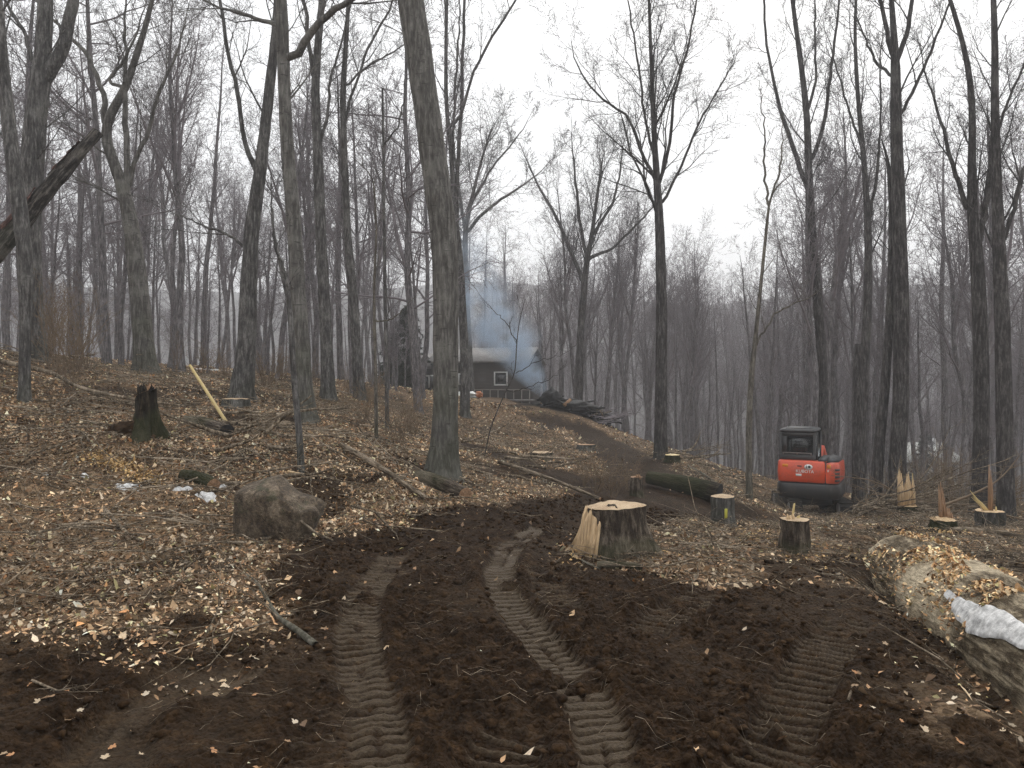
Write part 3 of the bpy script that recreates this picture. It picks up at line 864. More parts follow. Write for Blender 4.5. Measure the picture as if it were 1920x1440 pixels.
hero('maple_tree', 'dark twin-stemmed tree rising directly behind the excavator', 27,
     [(1546, 930, 24), (1545, 860, 21), (1541, 660, 19), (1526, 480, 17), (1516, 330, 15), (1514, 220, 12), (1502, 120, 10), (1488, 20, 8), (1482, -30, 7)],
     [[(1515, 355, 10), (1492, 290, 9), (1470, 230, 8), (1450, 150, 6), (1436, 90, 5), (1432, -20, 4)], [(1518, 310, 8), (1545, 240, 7), (1556, 150, 6), (1572, 20, 4)], [(1514, 215, 6), (1530, 150, 5), (1528, 50, 4)]],
     mat='bark_dark', seed=14, n1=18, L1=(1.6, 3.6), ang=(22, 50), t1=(0.45, 1.0), n2=6, n3=6, n4=3)
hero('maple_tree', 'thick dark trunk dividing into three stems near the top, right of the excavator', 20,
     [(1680, 925, 36), (1683, 870, 31), (1690, 720, 29), (1690, 560, 28), (1687, 450, 26), (1683, 330, 24), (1680, 220, 21), (1679, 120, 18), (1676, 60, 11), (1670, -20, 9)],
     [[(1679, 125, 10), (1660, 50, 8), (1648, -20, 7)], [(1681, 115, 10), (1700, 60, 9), (1716, -20, 7)], [(1684, 230, 6), (1712, 170, 6), (1740, 110, 5), (1770, 30, 4)], [(1682, 150, 6), (1640, 115, 5), (1618, 60, 3)]],
     mat='bark_dark', seed=15, n1=12, L1=(1.2, 2.8), ang=(25, 55), t1=(0.45, 1.0), S=16)
hero('maple_tree', 'dark leaning stem joined to the foot of the three-stemmed trunk', 20.3,
     [(1640, 930, 24), (1648, 840, 20), (1660, 720, 17), (1668, 600, 15), (1672, 480, 13), (1672, 380, 11), (1668, 330, 9)],
     mat='bark_dark', seed=16, n1=6, L1=(0.7, 1.6), t1=(0.6, 1.0), ext=1.0, n4=2)
hero('maple_tree', 'dark rough trunk forking low, left one of the pair at the right edge', 18,
     [(1836, 968, 34), (1838, 900, 30), (1841, 760, 28), (1838, 600, 27), (1832, 480, 25), (1822, 400, 19), (1822, 300, 14), (1824, 190, 12), (1812, 100, 10), (1788, 20, 8), (1775, -20, 7)],
     [[(1834, 450, 14), (1850, 380, 12), (1858, 300, 10), (1862, 260, 7)], [(1818, 400, 9), (1790, 320, 8), (1770, 250, 6), (1750, 180, 4)]],
     mat='bark_dark', seed=17, n1=10, L1=(1.0, 2.4), t1=(0.45, 1.0), S=16)
hero('maple_tree', 'dark upright trunk, right one of the pair at the right edge', 17,
     [(1886, 988, 34), (1886, 920, 31), (1884, 800, 30), (1880, 620, 28), (1874, 480, 24), (1869, 350, 19), (1865, 200, 15), (1866, 90, 12), (1862, -20, 10)],
     [[(1872, 480, 9), (1900, 400, 8), (1925, 300, 6)], [(1866, 260, 6), (1890, 190, 5), (1920, 120, 4)]],
     mat='bark_dark', seed=18, n1=11, L1=(1.0, 2.4), t1=(0.4, 1.0), S=16)
hero('maple_tree', 'grey many-branched tree between the excavator and the thick three-stemmed trunk', 25,
     [(1612, 930, 24), (1614, 840, 22), (1620, 700, 18), (1628, 560, 16), (1628, 420, 13), (1620, 300, 10), (1608, 180, 8), (1602, 60, 6), (1606, -20, 5)],
     [[(1626, 430, 7), (1645, 330, 6), (1652, 220, 4), (1650, 120, 3)], [(1616, 280, 5), (1590, 200, 4), (1566, 120, 3)]],
     mat='bark_dark', seed=19, n1=13, L1=(1.2, 2.6), ang=(22, 50), t1=(0.4, 1.0))
hero('broken_snag', 'dead standing stem snapped off with a pale splintered tip, right of the excavator', 23,
     [(1608, 930, 22), (1607, 860, 20), (1608, 760, 19), (1609, 690, 18), (1611, 645, 15)],
     mat='bark_dark', seed=20, n1=2, L1=(0.3, 0.6), t1=(0.5, 0.9), n2=3, n3=2, n4=0, ext=0, cat='snag')
hero('maple_tree', 'broad vase-shaped tree with spreading crown behind the burning pile', 38,
     [(1085, 745, 17), (1086, 700, 15), (1089, 620, 14), (1095, 540, 13), (1100, 490, 11), (1110, 440, 8), (1118, 380, 6), (1128, 310, 4)],
     [[(1094, 530, 8), (1066, 460, 7), (1040, 400, 6), (1010, 350, 4)], [(1100, 490, 7), (1085, 400, 6), (1078, 330, 4)], [(1102, 485, 7), (1150, 465, 5), (1195, 420, 4)], [(1108, 445, 6), (1150, 380, 5), (1165, 310, 3)]],
     mat='bark_dark', seed=21, n1=16, L1=(1.8, 3.8), ang=(25, 50), t1=(0.5, 1.0), n2=7, n3=6, n4=3, ext=0.8, limb_n=8, limb_L=(1.0, 2.2), rmin=0.008)
hero('maple_tree', 'two-stemmed tree rising close behind the leaning beech', 24,
     [(872, 760, 20), (872, 700, 18), (868, 600, 16), (862, 480, 14), (850, 385, 12), (848, 300, 9), (836, 200, 8), (836, 100, 7), (838, -20, 6)],
     [[(856, 420, 8), (856, 340, 8), (864, 220, 7), (868, 100, 6), (872, -20, 5)], [(862, 225, 6), (885, 140, 5), (925, 65, 5), (965, 5, 4)], [(848, 330, 5), (852, 190, 5), (858, 90, 4)]],
     mat='bark_grey', seed=22, n1=9, L1=(1.0, 2.4), t1=(0.5, 1.0), n2=6, n3=5, n4=3)
hero('maple_tree', 'full rounded bare crown behind the smoke, right of the leaning beech', 36,
     [(882, 765, 17), (881, 700, 15), (876, 600, 13), (872, 500, 12), (872, 430, 10), (885, 370, 7), (900, 310, 5), (915, 260, 4)],
     [[(873, 440, 7), (905, 400, 6), (945, 370, 5), (985, 345, 3)], [(872, 430, 6), (860, 350, 5), (850, 270, 4)], [(880, 390, 5), (925, 310, 4), (960, 270, 3)]],
     mat='bark_grey', seed=23, n1=16, L1=(1.8, 3.8), ang=(22, 48), t1=(0.5, 1.0), n2=7, n3=6, n4=3, ext=0.8, limb_n=8, limb_L=(1.0, 2.2), rmin=0.008)
hero('sapling', 'bare pole with a snapped top between the slender trunk and the leaning beech', 17,
     [(726, 790, 9), (725, 700, 8), (722, 560, 7), (720, 400, 6), (719, 270, 5), (717, 165, 4)],
     [[(720, 270, 4), (745, 240, 3), (760, 180, 2)]], mat='bark_grey', seed=24, n1=7, L1=(0.5, 1.3), t1=(0.3, 0.95), n2=4, n3=3, n4=2, ext=0, limb_n=3, limb_L=(.3, .7), flare=0.2, S=8)
hero('sapling', 'thin dark forked sapling standing in front of the smoke', 16,
     [(905, 860, 2.4), (920, 800, 2.4), (945, 740, 2.2), (966, 700, 2.2), (969, 640, 2), (974, 600, 1.8), (985, 560, 1.2)],
     [[(969, 642, 1.8), (945, 600, 1.5), (920, 575, 1)], [(967, 700, 1.6), (1000, 680, 1.4), (1030, 672, 1)], [(962, 735, 1.6), (1000, 722, 1.4), (1030, 712, 1)]],
     mat='bark_dark', seed=25, n1=4, L1=(0.3, 0.7), t1=(0.4, 1.0), n2=3, n3=2, n4=0, ext=0, limb_n=3, limb_L=(.2, .5), flare=0.1, S=6)
hero('sapling', 'thin pale stem with a low hooked twig left of the leaning beech', 14,
     [(706, 815, 8), (705, 740, 7), (703, 640, 6), (701, 540, 5), (706, 440, 4), (702, 350, 3)],
     [[(703, 605, 3), (725, 602, 3), (748, 590, 2)]], mat='bark_pale', seed=26, n1=5, L1=(0.4, 1.0), t1=(0.35, 1.0), n2=4, n3=3, n4=0, ext=0.4, limb_n=2, limb_L=(.2, .4), flare=0.1, S=8)
print('HEROES done')

# --- trees of the surrounding wood: a few grown prototypes, copied
def proto_tree(seed, H, style):
    rng = np.random.default_rng(seed)
    lean = rng.normal(size=2) * 0.035
    zz = np.linspace(0, H, 14)
    wob = np.cumsum(rng.normal(size=(14, 2)) * 0.07, axis=0)
    P = np.c_[lean[0] * zz + wob[:, 0], lean[1] * zz + wob[:, 1], zz]
    r0 = 0.0085 * H + 0.015
    R = r0 * (1 - zz / H) ** 0.75 + 0.01
    q = smooth_path(np.c_[P, R], 30, 2)
    V, Fq = trunk_geo(q[:, :3], q[:, 3], 8, 0.5, seed, ring=0.4)
    tm = raw_mesh('trunk', V, Fq)
    g = Geo()
    if style == 'up':
        A, ra = spawn(rng, q[None, :, :3], q[None, :, 3], 4, 0.38, 0.65, (14, 28), (0.35 * H, 0.5 * H), 9, 0.10, 0.07, 0.75, 0.02)
        g.tubes(A, ra, 6)
        crown_levels(rng, g, q[None, :, :3], q[None, :, 3], 16, (0.14 * H, 0.26 * H), (22, 50), (0.40, 0.99), 6, 5, 3, rmin=0.0085)
        crown_levels(rng, g, A, ra, 8, (0.10 * H, 0.2 * H), (20, 50), (0.2, 1.0), 5, 4, 3, rmin=0.0085)
    elif style == 'side':
        A, ra = spawn(rng, q[None, :, :3], q[None, :, 3], 3, 0.3, 0.6, (18, 40), (0.28 * H, 0.45 * H), 9, 0.08, 0.10, 0.7, 0.02)
        g.tubes(A, ra, 6)
        crown_levels(rng, g, q[None, :, :3], q[None, :, 3], 22, (0.12 * H, 0.28 * H), (45, 85), (0.22, 0.99), 6, 5, 3, up=(0.03, 0.03, 0.01), side=0.4, rmin=0.0085)
        crown_levels(rng, g, A, ra, 8, (0.10 * H, 0.2 * H), (35, 75), (0.15, 1.0), 5, 4, 3, up=(0.03, 0.03, 0.01), side=0.4, rmin=0.0085)
    else:   # pole: slim understorey tree
        crown_levels(rng, g, q[None, :, :3], q[None, :, 3] * 0.6, 24, (0.08 * H, 0.2 * H), (25, 60), (0.25, 0.99), 6, 4, 3, rmin=0.010)
    return tm, g.mesh('crown')

protos = [(s, proto_tree(100 + i, 15.0, s)) for i, s in enumerate(['up', 'up', 'up', 'side', 'side', 'side', 'pole', 'pole', 'up', 'side'])]
sky_x = [-300, 850, 930, 1000, 1040, 1090, 1180, 1260, 1350, 1400, 1450, 1500, 1560, 2300]
sky_y = [-300, -100, 230, 330, 300, 280, 330, 300, 350, 410, 420, 250, 80, -100]     # how high the wood stands along the view
def put_tree(rng, px, Y, Hmax, styles, labels):
    x = wx(px, Y)
    z = hz1(x, Y)
    cand = [p for p in protos if p[0] in styles]
    st, (tm, cm) = cand[rng.integers(len(cand))]
    Ht = rng.uniform(0.75, 1.0) * Hmax
    if Ht < 4.0: return
    s = Ht / 15.0
    far = Y > 55
    root = empty('forest_tree', (x, Y, z - 0.1), labels[0], 'tree', labels[1], rng.uniform(0, 6.28))
    if Y < 38: near_trees.append((px, st, root))
    sw = s * rng.uniform(0.85, 1.2) if Ht > 8 else s * 1.15
    root.scale = (sw, sw, s)
    for nm, me in (('trunk', tm), ('crown', cm)):
        link(nm, me, M['bark_far'] if nm == 'trunk' else M['twig'], root)
LEFT = ('bare grey tree of the wood on the rise left of the house', 'trees of the wood left of the house')
MID = ('bare grey tree of the wood between the house and the excavator', 'trees of the wood behind the burning pile')
RIGHT = ('bare grey tree of the wood on the slope behind the excavator', 'trees of the wood behind the excavator')
rng = np.random.default_rng(77)
placed = []
near_trees = []
def spread(n, a, b, ya, yb, styles, lab, hmax, mind=1.6):
    k = 0; tries = 0
    while k < n and tries < n * 30:
        tries += 1
        px = rng.uniform(a, b); Y = ya + (yb - ya) * rng.random() ** 0.8
        x = wx(px, Y)
        if any((x - q[0]) ** 2 + (Y - q[1]) ** 2 < mind ** 2 for q in placed): continue
        if 43 < Y < 54 and 690 < px < 1010: continue
        if Y < 36 and 850 < px < 1330: continue
        if Y < 48 and 850 < px < 1010: continue
        sk = np.interp(px, sky_x, sky_y)
        H = min(hmax * rng.uniform(0.75, 1.15), wz(sk, Y) - hz1(x, Y)) if sk > 0 else hmax * rng.uniform(0.7, 1.15)
        if H < 4: continue
        placed.append((x, Y))
        put_tree(rng, px, Y, H, styles, lab)
        k += 1
spread(16, -60, 800, 21, 34, ('side', 'pole', 'side', 'up'), LEFT, 14)
spread(50, -120, 840, 30, 62, ('side', 'up', 'pole'), LEFT, 16)
spread(24, -150, 900, 62, 95, ('side', 'up'), LEFT, 18)
spread(34, 870, 1440, 37, 60, ('up', 'pole'), MID, 15)
spread(46, 870, 1460, 58, 100, ('up', 'pole', 'side'), MID, 22, 1.3)
spread(14, 1430, 2050, 26, 36, ('up', 'pole'), RIGHT, 15)
spread(48, 1400, 2080, 34, 62, ('up', 'pole', 'side'), RIGHT, 17)
spread(36, 1400, 2080, 62, 100, ('up', 'side'), RIGHT, 19)

def understorey(n, a, b, ya, yb, label, group):
    cand = [p for p in protos if p[0] == 'pole']
    for k in range(n):
        px = rng.uniform(a, b); Y = rng.uniform(ya, yb)
        if 42 < Y and 700 < px < 1010: continue
        x = wx(px, Y); H = rng.uniform(3.0, 7.0); s_ = H / 15.0
        tm, cm = cand[rng.integers(len(cand))][1]
        root = empty('understorey_sapling', (x, Y, hz1(x, Y) - 0.05), label, 'sapling', group, rng.uniform(0, 6.28))
        root.scale = (s_ * 1.25, s_ * 1.25, s_)
        link('trunk', tm, M['bark_far'], root); link('crown', cm, M['twig'], root)
understorey(60, -60, 800, 24, 46, 'thin bare sapling in the undergrowth on the rise left of the house', 'saplings left of the house')
understorey(34, 1180, 2000, 30, 52, 'thin bare sapling in the undergrowth down the slope behind the excavator', 'saplings behind the excavator')
ANCH = [(62, 'the forked left-edge trunk'), (276, 'the mossy-footed branchy trunk'), (450, 'the dark crooked trunk'), (577, 'the tall grey trunk'), (676, 'the slender whip-branched trunk'),
        (828, 'the leaning beech'), (1238, 'the straight dark trunk'), (1405, 'the pale crooked sapling'), (1546, 'the excavator'), (1683, 'the three-stemmed trunk'), (1860, 'the right-edge pair')]
LOOK = {'up': 'upswept', 'side': 'spreading', 'pole': 'slim'}
_seen = {}
for px, st, root in sorted(near_trees, key=lambda t: min(abs(t[0] - a[0]) for a in ANCH)):
    ax, ph = min(ANCH, key=lambda a: abs(a[0] - px))
    sd = 'right' if px > ax else 'left'
    k = _seen[(ax, sd)] = _seen.get((ax, sd), 0) + 1
    root['label'] = 'bare %s tree at the wood edge, %s one %s of %s' % (LOOK[st], ('nearest', 'second', 'third', 'fourth', 'fifth', 'sixth', 'seventh')[min(k - 1, 6)], sd, ph)

# far wood: one mass of small trees on the slopes beyond
def far_wood():
    rng = np.random.default_rng(5)
    n = 950
    ang = rng.uniform(-0.72, 0.72, n); d = 88 + 240 * rng.random(n) ** 0.9
    x = d * np.sin(ang); y = d * np.cos(ang)
    z = h_base(x, y)
    H = rng.uniform(10, 17, n)
    K = 6
    t = np.linspace(0, 1, K)
    P = np.zeros((n, K, 3))
    lean = rng.normal(size=(n, 2)) * 0.04
    for k in range(K):
        P[:, k, 0] = x + lean[:, 0] * H * t[k]; P[:, k, 1] = y + lean[:, 1] * H * t[k]; P[:, k, 2] = z - 0.3 + H * t[k]
    R = (0.014 * H)[:, None] * (1 - t[None] * 0.85)
    g = Geo(); g.tubes(P, R, 4)
    A, ra = spawn(rng, P, R, 8, 0.25, 1.0, (20, 50), ('rel', 0.25, 0.45), 3, 0.12, 0.12, 0.6, 0.03)
    g.tubes(A, ra, 3)
    B, rb = spawn(rng, A, ra, 5, 0.15, 1.0, (20, 60), ('rel', 0.4, 0.8), 2, 0.08, 0.1, 0.7, 0.03)
    g.cones(B, rb)
    return g.mesh('far_wood')
tag(link('far_wood', far_wood(), M['twig']), 'grey leafless wood covering the far slope', 'wood', kind='stuff')

# conifer beside the house
def conifer(name, label, px, Y, H, r, seed):
    rng = np.random.default_rng(seed)
    b = gp(px, Y)
    root = empty(name, b, label, 'tree')
    z = np.linspace(0, H, 12)
    V, Fq = trunk_geo(np.c_[z * 0.01, z * 0, z], 0.16 * (1 - z / H) + 0.015, 8, 0.4, seed, ring=0.5)
    link('trunk', raw_mesh('trunk', V, Fq), M['bark_dark'], root)
    n = 100
    hb = 0.08 + 0.9 * rng.random(n) ** 0.8
    L = r * (1 - hb) ** 0.7 * rng.uniform(0.7, 1.15, n) + 0.15
    az = rng.uniform(0, 6.28, n)
    K = 5; P = np.zeros((n, K, 3))
    for k in range(K):
        t = k / (K - 1)
        P[:, k, 0] = np.cos(az) * L * t; P[:, k, 1] = np.sin(az) * L * t
        P[:, k, 2] = hb * H - 0.30 * L * t - 0.25 * L * t * t
    R = np.full((n, K), 0.02) * (1 - np.linspace(0, 0.8, K))[None]
    g = Geo(); g.tubes(P, R, 3)
    B, rb = spawn(rng, P, R, 8, 0.15, 1.0, (35, 75), ('rel', 0.18, 0.4), 3, -0.08, 0.1, 0.9, 0.006, side=0.4)
    g.tubes(B, rb, 3)
    # needle sprays: thin blades along the twigs
    C, rc = spawn(rng, B, rb, 6, 0.1, 1.0, (40, 80), (0.12, 0.3), 2, -0.05, 0.1, 1.0, 0.026, side=0.5)
    g.cones(C, rc * 1.2)
    link('crown', g.mesh('crown'), M['needle'], root)
M['needle'] = simple_mat('needle', (0.026, 0.034, 0.022), 0.8, 0.35, 4.0, spec=0.2)
conifer('hemlock_tree', 'dark evergreen standing in front of the left end of the house', 765, 42, 4.9, 1.5, 41)
conifer('hemlock_tree', 'smaller dark evergreen left of the house, beside the first', 733, 45, 3.6, 1.1, 42)
conifer('hemlock_tree', 'dim green evergreen down the slope right of the excavator', 1735, 62, 6.5, 1.6, 43)

# ------------------------------------------------------------------ undergrowth
def shrub_mesh(seed, h, n, spread_, leafy=False):
    rng = np.random.default_rng(seed)
    P = np.zeros((n, 6, 3))
    az = rng.uniform(0, 6.28, n); out = rng.uniform(0.1, 1, n) * spread_
    hh = h * rng.uniform(0.5, 1.0, n)
    for k in range(6):
        t = k / 5
        P[:, k, 0] = np.cos(az) * (0.04 + out * t ** 1.3) + rng.normal(size=n) * 0.02
        P[:, k, 1] = np.sin(az) * (0.04 + out * t ** 1.3) + rng.normal(size=n) * 0.02
        P[:, k, 2] = hh * t
    R = 0.007 * (1 - np.linspace(0, 0.75, 6))[None] * rng.uniform(0.6, 1.2, n)[:, None]
    g = Geo(); g.tubes(P, R, 4)
    A, ra = spawn(rng, P, R, 6, 0.25, 1, (25, 60), ('rel', 0.2, 0.45), 4, 0.06, 0.12, 0.8, 0.003)
    g.tubes(A, ra, 3)
    B, rb = spawn(rng, A, ra, 4, 0.2, 1, (25, 60), ('rel', 0.3, 0.6), 2, 0.05, 0.1, 0.8, 0.0025)
    g.cones(B, rb)
    return g.mesh('stems')
shr = [shrub_mesh(200 + i, h, n, s) for i, (h, n, s) in enumerate([(1.6, 14, 0.6), (1.2, 20, 0.5), (2.2, 9, 0.7), (0.8, 16, 0.5)])]
def shrub(k, px, Y, s, label, mat='twig_brown', group='leafless shrubs at the edge of the clearing'):
    b = gp(px, Y, -0.03)
    me = shr[k]
    root = empty('shrub', b, label, 'shrub', group, random.uniform(0, 6.28))
    root.scale = (s, s, s)
    o = bpy.data.objects.new('stems', me); COL.objects.link(o); o.parent = root
    if not me.materials: me.materials.append(None)
    o.material_slots[0].link = 'OBJECT'; o.material_slots[0].material = M[mat]
random.seed(4)
for i, (k, px, Y, s) in enumerate([(0, 105, 15, 1.3), (1, 140, 16, 1.5), (1, 90, 18, 1.6), (2, 165, 17, 1.0), (0, 130, 14, 0.9)]):
    shrub(k, px, Y, s, 'tan leafless shrub in the thicket beside the forked trunk at the left edge', group='tan shrubs at the left edge')
for i, (k, px, Y, s) in enumerate([(2, 330, 21, 0.7), (3, 385, 20, 1.2), (1, 420, 22, 0.8), (3, 500, 19, 1.3), (1, 530, 21, 0.9), (2, 650, 22, 0.7), (3, 700, 20, 1.2), (3, 745, 15, 1.3), (1, 775, 17, 0.9), (3, 680, 16, 1.2), (0, 590, 23, 0.8)]):
    shrub(k, px, Y, s, 'thin leafless shrub among the trunks left of the leaning beech', 'twig_brown', 'thin shrubs left of the leaning beech')
for i, (k, px, Y, s) in enumerate([(3, 1120, 14, 1.0), (3, 1150, 13.5, 0.8), (1, 1095, 15, 0.5), (3, 1180, 15, 0.8)]):
    shrub(k, px, Y, s, 'low pale tangle of stems in the litter left of the dark mossy log', 'twig_brown', 'pale stems left of the dark log')
for i, (k, px, Y, s) in enumerate([(1, 1745, 20, 1.0), (0, 1770, 19, 1.0), (1, 1790, 21, 1.1), (2, 1720, 22, 0.8), (0, 1810, 22, 1.0), (1, 1650, 24, 1.0), (0, 1760, 24, 1.1), (1, 1905, 20, 1.0)]):
    shrub(k, px, Y, s, 'brown leafless thicket stem cluster between the three-stemmed trunk and the right pair', 'twig_brown', 'thicket shrubs right of the excavator')

# ------------------------------------------------------------------ leaf litter, sticks, clods
def leaf_small(rng, x, y, z, size, tilt, cols):
    """simple folded leaves, five verts each"""
    n = len(x)
    az = rng.uniform(0, 6.28, n)
    prof = np.array([(-0.5, 0.0), (0.0, 0.3), (0.5, 0.0), (0.05, -0.3), (0.0, 0.0)])
    L = np.tile(prof[None], (n, 1, 1)) * size[:, None, None]
    L[:, :, 1] *= rng.uniform(0.5, 1.2, n)[:, None]
    L += rng.normal(size=L.shape) * 0.08 * size[:, None, None]
    X, Yv = L[..., 0], L[..., 1]
    zz = rng.normal(size=(n, 5)) * 0.16 * size[:, None]
    zz = zz + np.tan(np.clip(rng.normal(size=n) * tilt, -1.2, 1.2))[:, None] * X + np.tan(np.clip(rng.normal(size=n) * tilt, -1.2, 1.2))[:, None] * Yv
    c, s = np.cos(az)[:, None], np.sin(az)[:, None]
    V = np.stack([x[:, None] + X * c - Yv * s, y[:, None] + X * s + Yv * c, z[:, None] + zz + 0.15 * size[:, None]], -1).reshape(-1, 3)
    t = np.array([(0, 4, 1), (1, 4, 2), (2, 4, 3), (3, 4, 0)])
    return V, np.zeros((0, 4), int), (t[None] + np.arange(n)[:, None, None] * 5).reshape(-1, 3), np.repeat(cols, 5, axis=0)

def leaf_batch(rng, x, y, z, size, tilt, cols, nrm=None):
    """folded curled leaves; returns verts, quads, colours (8 verts, 3 quads each)"""
    n = len(x)
    az = rng.uniform(0, 6.28, n)
    prof = np.array([(-0.5, 0.0), (-0.12, 0.30), (0.22, 0.27), (0.55, 0.0), (0.22, -0.27), (-0.12, -0.30), (-0.12, 0.0), (0.22, 0.0)])
    L = np.tile(prof[None], (n, 1, 1)) * size[:, None, None]
    L[:, :, 1] *= rng.uniform(0.55, 1.15, n)[:, None]
    L += rng.normal(size=L.shape) * 0.05 * size[:, None, None]
    cup = rng.uniform(-0.1, 1.0, n) * size; curl = rng.normal(size=n) * 0.7 * size
    u, v = L[..., 0] / size[:, None], L[..., 1] / size[:, None]
    zz = cup[:, None] * np.abs(v) + curl[:, None] * u * u
    # tilt
    tx = rng.normal(size=n) * tilt; ty = rng.normal(size=n) * tilt
    X = L[..., 0]; Yv = L[..., 1]
    zz = zz + np.tan(np.clip(tx, -1.2, 1.2))[:, None] * X + np.tan(np.clip(ty, -1.2, 1.2))[:, None] * Yv
    c, s = np.cos(az)[:, None], np.sin(az)[:, None]
    V = np.stack([x[:, None] + X * c - Yv * s, y[:, None] + X * s + Yv * c, z[:, None] + zz + 0.15 * size[:, None]], -1).reshape(-1, 3)
    q = np.array([(6, 7, 2, 1), (6, 5, 4, 7)])
    t = np.array([(0, 6, 1), (0, 5, 6), (7, 3, 2), (7, 4, 3)])
    o = np.arange(n)[:, None, None] * 8
    C = np.repeat(cols, 8, axis=0)
    return V, (q[None] + o).reshape(-1, 4), (t[None] + o).reshape(-1, 3), C

PAL = np.array([(0.36, 0.265, 0.17), (0.47, 0.375, 0.26), (0.25, 0.168, 0.10), (0.155, 0.100, 0.060), (0.30, 0.195, 0.115), (0.085, 0.058, 0.038), (0.41, 0.345, 0.255), (0.30, 0.265, 0.215), (0.42, 0.225, 0.11), (0.56, 0.48, 0.37), (0.22, 0.205, 0.11)])
PALW = np.array([2.6, 2.2, 3, 3.2, 1.6, 3.4, 2, 1.8, 0.2, 0.9, 0.9]); PALW = PALW / PALW.sum()
def leaf_cols(rng, n):
    c = PAL[rng.choice(len(PAL), n, p=PALW)] * rng.uniform(0.75, 1.75, (n, 1))
    return np.c_[np.minimum(c * np.array([1.25, 1.17, 1.07]), 0.8), np.ones(n)]

def litter():
    rng = np.random.default_rng(9)
    out = []
    for (Ya, Yb, n, smin, smax) in ((2.2, 6, 17000, .012, .062), (6, 13, 88000, .016, .075), (13, 22, 56000, .028, .09), (22, 38, 26000, .05, .13)):
        # sample evenly by area in the wedge that can be seen (and a step to either side)
        Y = np.sqrt(rng.uniform(Ya ** 2, Yb ** 2, n * 2))
        x = rng.uniform(-0.75, 0.75, n * 2) * Y + rng.uniform(-1.2, 1.2, n * 2)
        mud = mud_mask(x, Y)
        dens = 0.25 + 1.5 * vnoise(x * 0.8, Y * 0.8, 301) * vnoise(x * 0.23, Y * 0.23, 302) * 1.6
        right = sstep(1.0, 2.6, x) * sstep(20, 13, Y)
        keep = (rng.random(n * 2) < dens * (1 - 0.66 * right)) & (rng.random(n * 2) > mud ** 1.4 - 0.004)
        char = np.hypot((x - 2.2) / 3.6, (Y - 29.6) / 1.7) < 0.8
        keep &= ~char
        x, Y = x[keep][:n], Y[keep][:n]
        z = h_full(x, Y)
        pat = 0.55 + 0.95 * vnoise(x * 0.7 + 9, Y * 0.7, 311) * (0.6 + 0.6 * vnoise(x * 2.3, Y * 2.3, 312))
        sz = smin + (smax - smin) * rng.random(len(x)) ** 2.2
        out.append((leaf_batch if Yb < 8 else leaf_small)(rng, x, Y, z, sz, 0.42, leaf_cols(rng, len(x)) * np.c_[pat, pat, pat, np.ones(len(x))]))
    V, Q, T, C = [], [], [], []; o = 0
    for v, q, t, c in out:
        V.append(v); Q.append(q + o); T.append(t + o); C.append(c); o += len(v)
    return raw_mesh('leaf_litter', np.concatenate(V), [np.concatenate(Q), np.concatenate(T)], False, {'Col': np.concatenate(C)})
lit = tag(link('leaf_litter', litter(), M['leaf']), 'brown fallen leaves covering the ground beside the mud', 'leaves', kind='stuff')

# single leaves that stand out on the mud
def leaf_mesh(seed):
    rng = np.random.default_rng(seed)
    # maple-like leaf: lobed outline, cupped
    a = np.linspace(0, 2 * np.pi, 20, endpoint=False)
    r = 0.5 * (0.62 + 0.38 * np.abs(np.cos(2.5 * a))) * rng.uniform(0.85, 1.1, 20)
    x, y = r * np.cos(a), r * np.sin(a) * 0.85
    z = 0.5 * (x * x * rng.uniform(-.4, 1) + y * y * rng.uniform(0, 1.4)) + rng.normal(size=20) * 0.03
    V = np.vstack([np.c_[x, y, z], [(0, 0, -0.02)]])
    T = [(i, (i + 1) % 20, 20) for i in range(20)]
    col = np.tile(np.r_[PAL[seed % len(PAL)] * 1.05, 1], (21, 1))
    return raw_mesh('fallen_leaf', V, np.array(T), False, {'Col': col})
lms = [leaf_mesh(i) for i in (0, 1, 4, 6, 8, 8, 9, 2)]
for m_ in lms: m_.materials.append(M['leaf'])
rng = np.random.default_rng(21)
spots = [(125, 1235, 5), (375, 1240, 5), (445, 1300, 4), (93, 1310, 2), (70, 1325, 1), (265, 1385, 1), (205, 1415, 0), (480, 1238, 3), (300, 1215, 2), (250, 1195, 4), (20, 1420, 4), (5, 1410, 0), (150, 1350, 3),
         (1665, 1290, 1), (1680, 1270, 6), (1700, 1300, 0), (1790, 1310, 6), (1850, 1330, 4), (1830, 1325, 2), (1740, 1350, 0), (1880, 1370, 1), (1800, 1360, 3), (1715, 1350, 2), (1690, 1360, 4)]
for k in range(40):
    spots.append((rng.uniform(0, 620), rng.uniform(1010, 1430), rng.integers(8)))
for k in range(22):
    spots.append((rng.uniform(1600, 1915), rng.uniform(1060, 1420), rng.integers(8)))
for i, (px, py, k) in enumerate(spots):
    x, y = to_ground(px, py)
    o = link('fallen_leaf', lms[int(k)], None, ground)
    o.location = (x, y, hz1(x, y) + 0.012)
    s = rng.uniform(0.035, 0.065)
    o.scale = (s, s * rng.uniform(0.6, 1), s)
    o.rotation_euler = (rng.normal() * 0.3, rng.normal() * 0.3, rng.uniform(0, 6.28))

